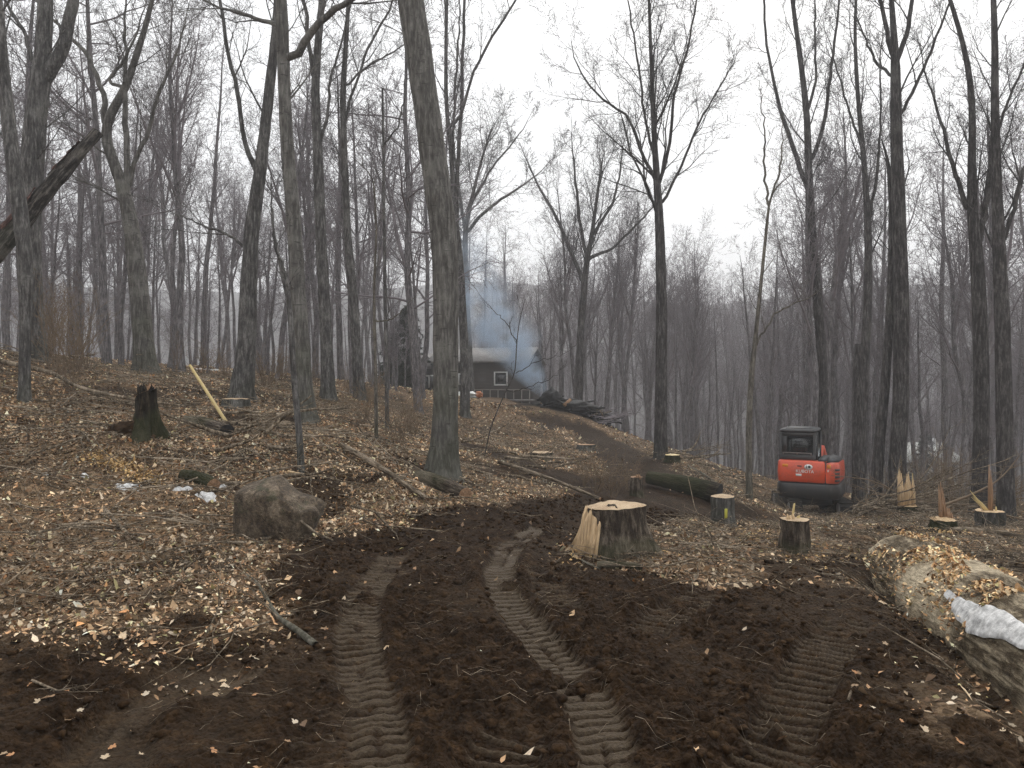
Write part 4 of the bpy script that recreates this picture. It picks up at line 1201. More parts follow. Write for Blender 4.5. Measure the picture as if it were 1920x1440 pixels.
def debris(name, label, cat, n, region, L, r, mat, seed, lift=0.01, K=4, mudmax=0.5, mudmin=0.0, flat=0.12, dens=None):
    rng = np.random.default_rng(seed)
    Y = np.sqrt(rng.uniform(region[2] ** 2, region[3] ** 2, n)); x = rng.uniform(region[0], region[1], n) * Y
    md = mud_mask(x, Y)
    k = (md <= mudmax) & (md >= mudmin)
    if dens is not None: k &= rng.random(n) < dens(x, Y)
    x, Y = x[k], Y[k]; n = len(x)
    z = h_full(x, Y)
    az = rng.uniform(0, 6.28, n); ln = rng.uniform(L[0], L[1], n)
    P = np.zeros((n, K, 3)); d = az.copy()
    px_ = x.copy(); py_ = Y.copy()
    tilt = rng.normal(size=n) * flat
    for q in range(K):
        P[:, q, 0] = px_; P[:, q, 1] = py_
        P[:, q, 2] = h_full(px_, py_) + lift + r[1] + np.maximum(0, tilt * ln * (q / (K - 1) - 0.3)) + 0.02 * rng.random(n)
        d += rng.normal(size=n) * 0.25
        px_ = px_ + np.cos(d) * ln / (K - 1); py_ = py_ + np.sin(d) * ln / (K - 1)
    R = rng.uniform(r[0], r[1], n)[:, None] * (1 - np.linspace(0, 0.6, K))[None]
    g = Geo(); g.tubes(P, R, 3)
    return tag(link(name, g.mesh(name), M[mat]), label, cat, kind='stuff')

# fine sticks, chips, clods
debris('twig_debris', 'thin broken twigs strewn over the leaf litter', 'twigs', 9000, (-0.75, 0.75, 4, 24), (0.15, 0.9), (0.0025, 0.008), 'stick', 61, flat=0.16)
debris('twig_debris', 'thick tangle of broken twigs around the stumps on the right', 'twigs', 3600, (0.10, 0.75, 5.0, 24), (0.2, 1.0), (0.003, 0.010), 'stick', 62, flat=0.3, mudmax=0.4)
debris('branch_debris', 'broken branches lying all over the left bank', 'branches', 760, (-0.72, -0.02, 7.5, 22), (0.5, 2.0), (0.006, 0.018), 'stick', 65, flat=0.14, K=6)
debris('branch_debris', 'broken branches lying about the stumps and trail on the right', 'branches', 260, (0.05, 0.72, 8, 24), (0.4, 1.8), (0.006, 0.016), 'stick', 66, flat=0.16, K=6)
debris('root_fibres', 'short root fibres and straw trodden into the mud', 'twigs', 1100, (-0.7, 0.7, 2.4, 9), (0.05, 0.28), (0.001, 0.0024), 'stick', 63, mudmax=1.0, mudmin=0.5, flat=0.2)

def ico_pts(sub=1):
    import bmesh
    bm = bmesh.new(); bmesh.ops.create_icosphere(bm, subdivisions=sub, radius=1.0)
    v = np.array([p.co[:] for p in bm.verts]); f = np.array([[q.index for q in t.verts] for t in bm.faces]); bm.free()
    return v, f
def clods(n, seed, region, size, mudmin, name, label, mat, squash=0.65, embed=0.25):
    rng = np.random.default_rng(seed)
    v0, f0 = ico_pts(1)
    Y = np.sqrt(rng.uniform(region[2] ** 2, region[3] ** 2, n)); x = rng.uniform(region[0], region[1], n) * Y
    h, md, pk = h_full(x, Y, None, True)
    keep = (md >= mudmin) & (pk < 0.25) & (rng.random(n) < 0.25 + 0.9 * vnoise(x * 1.7, Y * 1.7, seed))
    x, Y, h = x[keep], Y[keep], h[keep]; n = len(x)
    s = size[0] + (size[1] - size[0]) * rng.random(n) ** 3
    V = np.tile(v0[None], (n, 1, 1)) * (1 + 0.35 * rng.normal(size=(n, len(v0), 1)) * 0.6)
    V *= rng.uniform(0.6, 1.3, (n, 1, 3)); V[..., 2] *= squash
    a = rng.uniform(0, 6.28, n); c, s_ = np.cos(a)[:, None], np.sin(a)[:, None]
    V = np.stack([V[..., 0] * c - V[..., 1] * s_, V[..., 0] * s_ + V[..., 1] * c, V[..., 2]], -1) * s[:, None, None]
    V += np.stack([x, Y, h + s * embed], -1)[:, None]
    Fc = (f0[None] + np.arange(n)[:, None, None] * len(v0)).reshape(-1, 3)
    return tag(link(name, raw_mesh(name, V.reshape(-1, 3), Fc, False), mat), label, 'soil', kind='stuff')
def clod_mat():
    m, nt, b, _ = mat_new('clod')
    pos = nt.nodes.new('ShaderNodeNewGeometry').outputs['Position']
    c = ramp(nt, tnoise(nt, pos, 14.0, 6.0, 0.7), [(0.28, (0.0085, 0.0047, 0.0022)), (0.52, (0.034, 0.0188, 0.0085)), (0.76, (0.095, 0.055, 0.026))])
    nt.links.new(c, b.inputs['Base Color']); b.inputs['Roughness'].default_value = 0.9; b.inputs['Specular IOR Level'].default_value = 0.09
    bump(nt, b, tnoise(nt, pos, 70.0, 4.0, 0.7), 0.8, 0.01)
    return m
M['clod'] = clod_mat()
clods(26000, 71, (-0.7, 0.7, 2.3, 13), (0.005, 0.034), 0.6, 'mud_clods', 'crumbled dark mud clods on the churned trail', M['clod'])

# ------------------------------------------------------------------ rocks, stumps, logs
def stone(name, label, loc, size, seed, mat, shape=None, sub=4, rough=0.12, cat='rock', rz=0.0):
    v, f = ico_pts(sub)
    v = np.sign(v) * np.abs(v) ** 0.8
    if shape is not None: v = shape(v)
    n = vnoise3(v * 1.6 + seed, seed) * rough * 2.0 + np.abs(vnoise3(v * 2.7 + seed, seed + 4)) * rough * 1.2 + vnoise3(v * 4.1 + seed, seed + 1) * rough * 0.7 + vnoise3(v * 10 + seed, seed + 2) * rough * 0.3
    v = v * (1 + n[:, None])
    rg = np.random.default_rng(seed)
    for k in range(14):
        d = rg.normal(size=3); d /= np.linalg.norm(d); lim = rg.uniform(0.62, 0.9)
        ex = np.maximum(v @ d - lim, 0)
        v = v - ex[:, None] * d * 0.9
    v = v * np.array(size)
    o = link(name, raw_mesh(name, v, f), mat, None, loc, rz)
    return tag(o, label, cat)

def rock_mat():
    m, nt, b, _ = mat_new('rock')
    tc = nt.nodes.new('ShaderNodeTexCoord').outputs['Object']
    f = tnoise(nt, tmap(nt, tc, (4, 4, 2.2)), 2.0, 7.0, 0.75)
    f2 = tnoise(nt, tc, 5.0, 4.0, 0.6)
    c = ramp(nt, f, [(0.30, (0.034, 0.024, 0.015)), (0.48, (0.125, 0.092, 0.060)), (0.66, (0.31, 0.245, 0.172))])
    f3 = tnoise(nt, tc, 32.0, 6.0, 0.75)
    c = mixc(nt, 0.9, c, ramp(nt, f3, [(0.32, (0.35, 0.34, 0.33)), (0.5, (0.95, 0.95, 0.95)), (0.68, (1.7, 1.65, 1.6))]), 'MULTIPLY')
    c = mixc(nt, mrange(nt, f2, 0.54, 0.68, 0, 0.75), c, (0.055, 0.058, 0.024))
    nt.links.new(c, b.inputs['Base Color']); b.inputs['Roughness'].default_value = 0.9
    bump(nt, b, mth(nt, 'ADD', mth(nt, 'ADD', f, f2), mth(nt, 'MULTIPLY', f3, 0.8)), 1.0, 0.06)
    return m
M['rock'] = rock_mat()
def _boulder(v):
    v = v.copy()
    x = v[:, 0]; top = v[:, 2] > 0
    v[:, 2] = np.where(top, v[:, 2] * (1.0 - 0.62 * np.clip(x + 0.30, 0, 1.25)), v[:, 2] * 0.6)
    v[:, 0] += 0.12 * np.where(x < 0, v[:, 2], 0)
    return v
bx, by = wx(515, 8.0), 8.0
stone('boulder', 'brown mossy boulder with a sloping top at the left edge of the mud', (bx, by + 0.1, hz1(bx, by) + 0.12), (0.58, 0.40, 0.50), 5, M['rock'], _boulder)
tag(link('root', (lambda g: (g.tubes(np.array([[(-0.12, -.1, .47), (0.1, -.16, .36), (0.3, -.2, .2), (0.48, -.2, .06), (0.65, -.18, -.02)]]), np.array([[.016, .017, .016, .013, .009]]), 6), g.mesh('root'))[1])(Geo()), M['stick'], None, (bx, by, hz1(bx, by))), 'grey root lying along the sloping top of the mossy boulder', 'root')

def stump(name, label, px, Y, r, h, seed, mat, topmat, flare=0.7, tilt=(0, 0), splint=(), lobes=5, S=40, sink=0.1, dome=0.04, group=None, fh=0.75):
    rng = np.random.default_rng(seed)
    b = gp(px, Y, -sink)
    root = empty(name, b, label, 'stump', group)
    H = h + sink
    K = 14; z = np.linspace(0, 1, K)
    path = np.c_[np.zeros(K), np.zeros(K), z * H]
    V, Fq = tubes(path[None], np.full((1, K), r), S)
    V = V.reshape(K, S, 3)
    a = np.linspace(0, 2 * np.pi, S, endpoint=False); ph = rng.uniform(0, 6)
    fl = np.exp(-z * H / (fh * r))[:, None]
    lob = 0.5 + 0.5 * np.cos(lobes * a + ph)[None] + 0.4 * np.cos(3 * a + 2 * ph)[None]
    scl = 1 + flare * fl * (0.3 + 0.8 * lob) + 0.05 * np.cos(3 * a + ph)[None] + 0.09 * vnoise3(V * (3 / r * 0.5) + seed, seed) + 0.04 * vnoise3(V * np.array([34, 34, 6.0]), seed + 3) + 0.03 * vnoise3(V * 22.0, seed + 5)
    V[..., :2] *= scl[..., None]
    tz = (V[..., 0] * tilt[0] + V[..., 1] * tilt[1]) * (z[:, None] ** 2)
    V[..., 2] += tz
    link('bark', raw_mesh('bark', V.reshape(-1, 3), Fq), mat, root)
    # cut face: rings of a slightly domed, sawn top
    rim = V[-1].copy(); c = rim.mean(0)
    rings = []
    for i, q in enumerate((0.985, 0.9, 0.75, 0.55, 0.3, 0.1)):
        rr = c + (rim - c) * q
        rr[:, 2] += 0.004 + dome * (1 - q ** 2) + 0.008 * vnoise3(rr * 25, seed + 7)
        rings.append(rr)
    W = np.concatenate(rings + [c[None] + [0, 0, dome + .004]])
    f4 = [(i * S + j, i * S + (j + 1) % S, (i + 1) * S + (j + 1) % S, (i + 1) * S + j) for i in range(5) for j in range(S)]
    f3 = [(5 * S + j, 5 * S + (j + 1) % S, 6 * S) for j in range(S)]
    link('cut_face', raw_mesh('cut_face', W, [np.array(f4), np.array(f3)]), topmat, root)
    for (ox, oy, w, d, hh, lx, ly, mt) in splint:
        mb = MB()
        # splinter slab: tapered, jagged top
        n = 4 if w < 0.1 else 8
        oy0 = oy
        for q in range(n):
            x0 = ox - w / 2 + w * (q + rng.uniform(-0.25, 0.1)) / n; x1 = x0 + w / n * rng.uniform(1.0, 1.5); oy = oy0 + rng.uniform(-0.25, 0.25) * d
            hq = hh * rng.uniform(0.62, 1.0)
            t = H + c[2] - c[2]
            zb = H - 0.03 + ox * tilt[0]
            mb.prism([[(x0, oy - d / 2, zb), (x1, oy - d / 2, zb), (x1, oy + d / 2, zb), (x0, oy + d / 2, zb)],
                      [(x0 + lx * .5, oy - d / 2.2 + ly * .5, zb + hq * 0.55), (x1 + lx * .5, oy - d / 2.2 + ly * .5, zb + hq * 0.55), (x1 + lx * .5, oy + d / 2.2 + ly * .5, zb + hq * 0.55), (x0 + lx * .5, oy + d / 2.2 + ly * .5, zb + hq * 0.55)],
                      [((x0 + x1) / 2 - .004 + lx, oy - .004 + ly, zb + hq), ((x0 + x1) / 2 + .004 + lx, oy - .004 + ly, zb + hq * 0.96), ((x0 + x1) / 2 + .004 + lx, oy + .004 + ly, zb + hq), ((x0 + x1) / 2 - .004 + lx, oy + .004 + ly, zb + hq)]])
        mb.build('splinter', mt, root)
    return root

M['bark_stump'] = bark_mat('bark_stump', (0.055, 0.043, 0.033), (0.17, 0.140, 0.108), moss=0.4, lichen=0.7, furrow=1.6, moss_h=0.35)
M['bark_mossy'] = bark_mat('bark_mossy', (0.016, 0.013, 0.009), (0.06, 0.046, 0.032), moss=0.5, lichen=0.3, furrow=1.6, moss_h=0.8)
# big stump in the middle with torn hinge wood on its left
big = stump('tree_stump', 'large freshly cut stump with torn orange wood down its left side', 1152, 7.6, 0.27, 0.42, 3, M['bark_stump'], M['wood_top'], flare=0.75, tilt=(0.04, -0.02), lobes=4, dome=0.045)
mb = MB()
rt = random.Random(5)
for q in range(34):
    a = math.radians(148 + q * 2.6); a2 = a + math.radians(rt.uniform(2.2, 4.2))
    def pt(an, rr, z): return (rr * math.cos(an), rr * math.sin(an), z)
    zt = 0.50 + rt.uniform(-0.10, 0.05) - 0.004 * abs(q - 16)
    bo = 0.40 + rt.uniform(-0.05, 0.07); zl = 0.05 + max(0, rt.uniform(-0.10, 0.16)); d = rt.uniform(-0.02, 0.02)
    mb.prism([[pt(a, 0.26, zl), pt(a2, 0.26, zl), pt(a2, bo - zl * .3, zl), pt(a, bo - zl * .3, zl)],
              [pt(a, 0.25, 0.25), pt(a2, 0.25, 0.25), pt(a2, 0.345 + d, 0.25), pt(a, 0.345 + d, 0.25)],
              [pt(a, 0.245, zt - 0.06), pt(a2, 0.245, zt - 0.06), pt(a2, 0.315 + d, zt - 0.06), pt(a, 0.315 + d, zt - 0.06)],
              [pt(a, 0.275, zt), pt(a2, 0.275, zt - 0.02), pt(a2, 0.285 + d * .5, zt - 0.01), pt(a, 0.285 + d * .5, zt + 0.02)]])
mb.build('torn_wood', M['wood_fresh'], big)
mb = MB()
mb.prism([[(-.13, -.20, .44), (.02, -.25, .44), (.03, -.14, .44), (-.10, -.08, .44)], [(-.12, -.18, .53), (.0, -.22, .54), (.01, -.15, .55), (-.09, -.09, .52)], [(-.08, -.16, .57), (-.03, -.18, .56), (-.02, -.15, .57), (-.07, -.13, .56)]])
mb.build('splinter', M['bark_stump'], big)
stump('tree_stump', 'small stump with pale sawn top and thin splinter in front of the excavator', 1490, 8.0, 0.145, 0.32, 4, M['bark_stump'], M['wood_top'], flare=0.25, dome=0.01,
      splint=[(-0.02, 0.02, 0.018, 0.02, 0.20, 0.02, 0, M['wood_pole']), (-0.05, -0.02, 0.08, 0.04, 0.10, 0.0, 0, M['wood_fresh']), (0.04, 0.0, 0.03, 0.02, 0.08, 0.0, 0, M['wood_pole'])])
stump('tree_stump', 'grey barked stump with flat pale top and a yellow mark, left of the excavator', 1356, 11.0, 0.165, 0.40, 5, M['bark_grey'], M['wood_top'], flare=0.5, dome=0.03, lobes=4)
st = [o for o in bpy.data.objects if o.name.startswith('tree_stump')][-1]
mb = MB(); mb.box(-0.035, 0.005, -0.205, -0.19, 0.22, 0.36, 0.004); mb.build('yellow_mark', simple_mat('yellow_paint', (0.45, 0.42, 0.06), 0.7), st)
stump('tree_stump', 'stump with a standing slab of splintered orange wood, in the brush right of the excavator', 1701, 17, 0.20, 0.20, 6, M['bark_mossy'], M['wood_fresh'], flare=0.5, dome=0.0,
      splint=[(-0.02, 0, 0.34, 0.10, 0.85, -0.01, 0, M['wood_fresh']), (-0.06, 0.03, 0.03, 0.02, 1.15, -0.06, 0, M['stick']), (-0.09, 0.02, 0.04, 0.02, 0.85, -0.05, 0, M['wood_fresh']), (-0.15, -0.05, 0.04, 0.03, 0.72, -0.08, 0, M['wood_fresh']), (0.12, 0, 0.02, 0.02, 0.75, 0.0, 0, M['wood_pole'])])
stump('tree_stump', 'low ragged stump with a rusty brown shard sticking up beside the big fallen log', 1768, 12, 0.16, 0.14, 7, M['bark_mossy'], M['wood_fresh'], flare=1.0, dome=0.05,
      splint=[(0.0, 0, 0.10, 0.06, 0.62, -0.03, 0, M['wood_old']), (-0.10, -0.03, 0.10, 0.05, 0.10, -0.08, 0, M['wood_fresh']), (0.08, -0.03, 0.08, 0.05, 0.22, 0, 0, M['wood_old'])])
stump('tree_stump', 'dark stump with a wide pale disc top and a slanting splinter, at the right edge', 1855, 14, 0.235, 0.34, 8, M['bark_dark'], M['wood_fresh'], flare=0.25, dome=0.0,
      splint=[(-0.02, 0.03, 0.09, 0.05, 0.42, -0.28, 0, M['wood_pole']), (0.05, 0.05, 0.06, 0.05, 0.90, 0.0, 0, M['wood_old']), (0.12, 0, 0.02, 0.02, 0.12, 0, 0, M['wood_pole'])])
stump('tree_stump', 'yellow-topped low stump on the leafy bank below the burning pile', 1016, 18, 0.24, 0.14, 9, M['bark_stump'], M['wood_top'], flare=0.3, dome=0.03)
stump('tree_stump', 'small old stump on the leafy bank beside the dirt track', 1098, 21, 0.22, 0.20, 10, M['bark_grey'], M['wood_old'], flare=0.6, dome=-0.02)
stump('tree_stump', 'narrow torn stump with a rust coloured wound near the dark mossy log', 1193, 14.5, 0.12, 0.34, 11, M['bark_stump'], M['wood_old'], flare=0.5, dome=0.0,
      splint=[(0.02, -0.09, 0.10, 0.03, 0.10, 0, 0, M['wood_old']), (0.05, 0.03, 0.07, 0.06, 0.12, 0.0, 0, M['bark_stump'])])
stump('tree_stump', 'low stump with a bright yellow cut beside the foot of the straight dark trunk', 1260, 20, 0.18, 0.14, 12, M['bark_mossy'], M['wood_pole'], flare=0.4, dome=0.02)
stump('tree_stump', 'low pale-topped stump behind the leaning yellow pole', 440, 15, 0.24, 0.13, 13, M['bark_grey'], M['wood_top'], flare=0.4, dome=0.02)
# rotten mossy stump on the left
root = stump('rotten_stump', 'tall rotten stump covered in green moss on the left slope', 272, 11, 0.12, 0.60, 14, M['bark_mossy'], M['wood_old'], flare=2.0, tilt=(0.5, 0), dome=-0.12, lobes=3, fh=2.2,
      splint=[(-0.03, -0.02, 0.10, 0.08, 0.20, -0.03, 0, M['bark_mossy']), (0.06, 0.03, 0.08, 0.06, 0.16, 0.02, 0, M['wood_old']), (0.09, -0.04, 0.05, 0.04, 0.12, 0.03, 0, M['bark_mossy'])])

v_, f_ = ico_pts(4)
n_ = vnoise3(v_ * 2.4 + 3, 21) * 0.35 + vnoise3(v_ * 6, 22) * 0.22 + vnoise3(v_ * 15, 23) * 0.1
link('root_mass', raw_mesh('root_mass', v_ * (1 + n_[:, None]) * np.array([0.36, 0.32, 0.24]) + np.array([-0.24, 0.12, 0.08]), f_), M['clod'], root)

def log(name, label, p0, p1, r0, r1, seed, mat, endmat, K=26, S=26, bend=0.03, cat='log', rough=0.06, parent=None):
    rng = np.random.default_rng(seed)
    p0, p1 = np.array(p0, float), np.array(p1, float)
    c = (p0 + p1) / 2
    t = np.linspace(0, 1, K)[:, None]
    P = p0 - c + (p1 - p0) * t
    P[:, 2] += np.sin(t[:, 0] * np.pi) * bend
    R = (r0 + (r1 - r0) * t[:, 0]) * (1 + 0.02 * rng.normal(size=K))
    V, Fq = tubes(P[None], R[None], S)
    root = empty(name, c, label, cat)
    qt = Vector(p1 - p0).to_track_quat('Z', 'Y'); root.rotation_mode = 'QUATERNION'; root.rotation_quaternion = qt
    QM = np.array(qt.to_matrix())
    V = V @ QM; P = P @ QM
    n = vnoise3(V * np.array([1.6, 1.6, 0.5]) / r0 * 0.5 + seed, seed) * rough + vnoise3(V * np.array([4.5, 4.5, 0.9]) / r0 * 0.5 + seed, seed + 1) * rough * 0.5 + vnoise3(V * np.array([11, 11, 2.5]) / r0 * 0.5, seed + 2) * rough * 0.28
    cen = np.repeat(P, S, axis=0)
    V = cen + (V - cen) * (1 + n[:, None])
    link('bark', raw_mesh('bark', V, Fq), mat, root)
    for e, idx in ((0, 0), (1, K - 1)):
        rim = V.reshape(K, S, 3)[idx]; cc = rim.mean(0)
        ax = (P[1] - P[0]) if e == 0 else (P[-1] - P[-2]); ax /= np.linalg.norm(ax)
        sgn = -1 if e == 0 else 1
        W = [rim + ax * sgn * 0.002, cc + (rim - cc) * 0.5 + ax * sgn * 0.012 + rng.normal(size=(S, 3)) * 0.004]
        Wv = np.concatenate(W + [cc[None] + ax * sgn * 0.01])
        f4 = [(j, (j + 1) % S, S + (j + 1) % S, S + j) for j in range(S)]
        f3 = [(S + j, S + (j + 1) % S, 2 * S) for j in range(S)]
        link('cut_end', raw_mesh('cut_end', Wv, [np.array(f4), np.array(f3)]), endmat, root)
    return root, P @ QM.T + c, R

M['bark_log'] = bark_mat('bark_log', (0.12, 0.092, 0.060), (0.40, 0.335, 0.235), moss=0.0, lichen=0.8, furrow=2.0)
zl0, zl1 = hz1(4.2, 7.5), hz1(3.4, 2.9)
biglog, LP, LR = log('fallen_log', 'huge pale fallen log running out of the right edge with old snow on it', (3.84, 7.5, zl0 - 0.06), (2.76, 2.5, zl1 - 0.02), 0.41, 0.42, 31, M['bark_log'], M['wood_old'], K=90, S=72, bend=0.02, rough=0.085)
# leaves and rubble lying on the log
def log_litter():
    rng = np.random.default_rng(8)
    n = 3200
    t = rng.uniform(0.0, 0.55, n)
    i = (t * (len(LP) - 1)).astype(int)
    ax = LP[-1] - LP[0]; ax /= np.linalg.norm(ax); sd = np.cross(ax, [0, 0, 1.0]); sd /= np.linalg.norm(sd)
    th = np.radians(rng.normal(25, 28, n))
    dens = vnoise(t * 14, th * 2.2, 5) > 0.42
    p = LP[i] + LR[i][:, None] * 1.03 * (np.sin(th)[:, None] * sd + np.cos(th)[:, None] * np.array([0, 0, 1.0]))
    p = p[dens]
    V, Q, T, C = leaf_batch(rng, p[:, 0], p[:, 1], p[:, 2] - 0.008, rng.uniform(0.015, 0.05, len(p)), 0.4, leaf_cols(rng, len(p)) * np.array([1.3, 1.25, 1.1, 1]))
    return raw_mesh('log_litter', V, [Q, T], False, {'Col': C})
tag(link('log_litter', log_litter(), M['leaf']), 'dead leaves and bark crumbs lying on the big pale log', 'leaves', kind='stuff')
# old snow on the camera-side shoulder of the log
def sheet(n_u, n_v, fn):
    V = np.array([fn(u, v) for u in np.linspace(0, 1, n_u) for v in np.linspace(0, 1, n_v)])
    q = [(i * n_v + j, i * n_v + j + 1, (i + 1) * n_v + j + 1, (i + 1) * n_v + j) for i in range(n_u - 1) for j in range(n_v - 1)]
    return V, np.array(q)
def snow_on_log():
    ax = LP[-1] - LP[0]; ax /= np.linalg.norm(ax); sd = np.cross(ax, [0, 0, 1.0]); sd /= np.linalg.norm(sd)
    def fn(u, v):
        t = 0.42 + 0.52 * u
        i = t * (len(LP) - 1); k = int(min(i, len(LP) - 2)); c = LP[k] + (LP[k + 1] - LP[k]) * (i - k)
        wid = 0.30 + 0.75 * float(vnoise(np.array(u * 7.0), np.array(1.0), 3)) + 0.25 * float(vnoise(np.array(u * 25.0), np.array(v * 2.0), 6))
        mid = math.radians(50 + 5 * math.sin(u * 9))
        th = mid + math.radians(13) * min(1, 0.25 + 3 * min(u, 1 - u)) * wid * (v - 0.5) * 2
        edge = min(1, 3 * min(u, 1 - u)) * max(0.0, 1 - (2 * v - 1) ** 2) ** 0.5
        rr = LR[k] * 1.025 + 0.016 * edge * (0.5 + 0.7 * float(vnoise(np.array(u * 16.0), np.array(v * 4.0), 4)))
        return c + rr * (math.sin(th) * sd + math.cos(th) * np.array([0, 0, 1.0]))
    V, q = sheet(70, 16, fn)
    return raw_mesh('snow_patch', V, q)
tag(link('snow_patch', snow_on_log(), M['snow']), 'strip of old white snow on the big pale log', 'snow')

def log_px(name, label, a, b, ra, rb, seed, mat, endmat=None, **k):
    (pxa, pya, Ya), (pxb, pyb, Yb) = a, b
    return log(name, label, P3(pxa, pya, Ya), P3(pxb, pyb, Yb), ra, rb, seed, mat, endmat or M['wood_old'], **k)
def log_gr(name, label, a, b, ra, rb, seed, mat, endmat=None, lift=0.6, **k):
    pa, pb = gp(*a), gp(*b)
    return log(name, label, (pa[0], pa[1], pa[2] + ra * lift), (pb[0], pb[1], pb[2] + rb * lift), ra, rb, seed, mat, endmat or M['wood_old'], **k)
log_gr('mossy_log', 'dark mossy log lying across the end of the mud beside the excavator', (1215, 16.0), (1348, 15.2), 0.13, 0.22, 32, M['bark_mossy'], M['char'], lift=0.8)
log_gr('rotten_log', 'dark rotten log lying at the foot of the leaning beech', (785, 11.6), (872, 10.7), 0.10, 0.11, 33, M['bark_stump'])
log_gr('fallen_pole', 'long thin grey pole lying on the leaves left of the leaning beech', (640, 12.2), (800, 10.3), 0.045, 0.035, 34, M['stick'], S=10, bend=0.03, cat='branch')
log_gr('fallen_pole', 'thin pale pole lying on the bank right of the leaning beech', (935, 15.5), (1125, 12.8), 0.035, 0.03, 35, M['stick'], S=10, bend=0.04, cat='branch')
log_gr('short_log', 'short mossy-ended log lying in front of the large torn stump', (1120, 7.0), (1205, 6.9), 0.04, 0.03, 36, M['bark_stump'], S=12, bend=0.01, cat='branch')
log_gr('mossy_log', 'short mossy log half buried in leaves on the left slope', (345, 9.9), (400, 9.5), 0.08, 0.09, 37, M['bark_mossy'], lift=0.3)
log_gr('rotten_log', 'dark rotten log behind the rotten mossy stump, under the yellow pole', (350, 12.6), (425, 12.0), 0.10, 0.13, 38, M['bark_stump'], M['char'], lift=0.3)
log_gr('fallen_pole', 'slim grey trunk lying in the brush at the right edge', (1790, 11.8), (1930, 10.8), 0.03, 0.04, 39, M['stick'], S=10, cat='branch')
log_gr('fallen_pole', 'pale pole across the leafy bank behind the dark mossy log', (1290, 19.5), (1345, 18.0), 0.03, 0.03, 40, M['bark_pale'], S=10, cat='branch')
log_px('leaning_pole', 'peeled yellow pole leaning upright on the left slope', (356, 685, 13.4), (426, 794, 12.9), 0.024, 0.030, 41, M['wood_pole'], M['wood_pole'], S=12, bend=0.0, cat='pole', rough=0.02)
log_px('leaning_snag', 'broken leaning dead trunk with reddish torn wood at the left edge', (-190, 705, 13.2), (183, 248, 15.2), 0.21, 0.12, 42, M['bark_dead'], M['bark_red'], K=50, bend=0.1, cat='snag', rough=0.22)
sn = [o for o in bpy.data.objects if o.name.startswith('leaning_snag')][-1]
def torn_patch(t0, t1, side, seed):
    a = np.array(P3(-190, 705, 13.2)); b = np.array(P3(172, 268, 15.0)); c = (a + b) / 2
    d = b - a; dn = d / np.linalg.norm(d); right = np.cross(dn, [0, 1, 0]); right /= np.linalg.norm(right)
    back = np.cross(dn, right)
    def fn(u, v):
        t = t0 + (t1 - t0) * u
        rr = (0.21 + (0.15 - 0.21) * t) * (1.02 + 0.22 * float(vnoise(np.array(u * 9.0), np.array(v * 4.0), seed)))
        wd = math.sin(math.pi * min(1, max(0, u))) ** 0.5
        th = math.radians(side + (v - 0.5) * 95 * wd)
        return a + d * t - c + rr * (math.cos(th) * right - math.sin(th) * np.array([0, 1, 0.0])) + np.array([0, 0, 0.1 * math.sin(t * math.pi)])
    V, q = sheet(26, 9, fn)
    V = V @ np.array(sn.rotation_quaternion.to_matrix())
    return raw_mesh('torn_wood', V, q)
link('torn_wood', torn_patch(0.50, 0.72, 40, 3), M['bark_red'], sn)
link('torn_wood', torn_patch(0.78, 0.96, 10, 4), M['bark_red'], sn)

def branch(name, label, pts, r, mat, seed, n1=0, L1=(0.2, 0.5), n2=3, ground_=True, cat='branch', lift=0.0, sides=8, group=None):
    """branch lying on the ground: pts = (px, py) on the ground or (px, py, Y) free"""
    rng = np.random.default_rng(seed)
    P = []
    for p in pts:
        if len(p) == 2:
            x, y = to_ground(*p); P.append((x, y, hz1(x, y) + r * 0.8 + lift))
        else: P.append(P3(*p))
    P = np.array(P); b = P[0].copy()
    q = smooth_path(np.c_[P - b, np.linspace(r, r * 0.35, len(P))], 18, 1)
    root = empty(name, tuple(b), label, cat, group)
    g = Geo(); g.tubes(q[None, :, :3], q[None, :, 3], sides)
    # closed blunt end
    link('stem', g.mesh('stem'), mat, root)
    if n1:
        g = Geo()
        A, ra = spawn(rng, q[None, :, :3], q[None, :, 3], n1, 0.25, 1.0, (25, 60), L1, 6, 0.0, 0.12, 0.7, 0.003, side=0.3)
        A[..., 2] = np.maximum(A[..., 2], -0.02)
        g.tubes(A, ra, 4)
        if n2:
            B, rb = spawn(rng, A, ra, n2, 0.2, 1.0, (25, 60), ('rel', 0.3, 0.6), 4, 0.0, 0.12, 0.8, 0.002, side=0.4)
            g.tubes(B, rb, 3)
        tag(link('twigs', g.mesh('twigs'), M['stick'], root), kind='stuff')
    return root
branch('fallen_branch', 'peeled branch with orange and green patches lying at the mud edge', [(592, 1218), (548, 1185), (520, 1160), (498, 1125), (480, 1095), (450, 1072)], 0.022, M['bark_pale'], 51, 14, (0.35, 0.9))
branch('fallen_branch', 'thin forked twig branch curving down from the peeled branch', [(380, 1205), (405, 1150), (420, 1105), (440, 1070), (475, 1035)], 0.008, M['stick'], 52, 10, (0.2, 0.6))
branch('fallen_branch', 'grey forked branch lying in the leaves left of the boulder', [(195, 962), (225, 990), (245, 1010), (272, 1025)], 0.026, M['stick'], 53, 3, (0.2, 0.4))
branch('fallen_branch', 'long pale branch lying along the top of the left slope', [(-40, 668, 14.5), (60, 690, 14.2), (105, 700, 14.0), (140, 725, 13.6), (190, 737, 13.4), (245, 748, 13.2), (350, 762, 12.8)], 0.05, M['stick'], 54, 5, (0.4, 1.0))
branch('fallen_branch', 'crooked grey branch lying in the brush behind the boulder', [(435, 878), (462, 868), (490, 880), (520, 898)], 0.03, M['stick'], 55, 4, (0.2, 0.5))
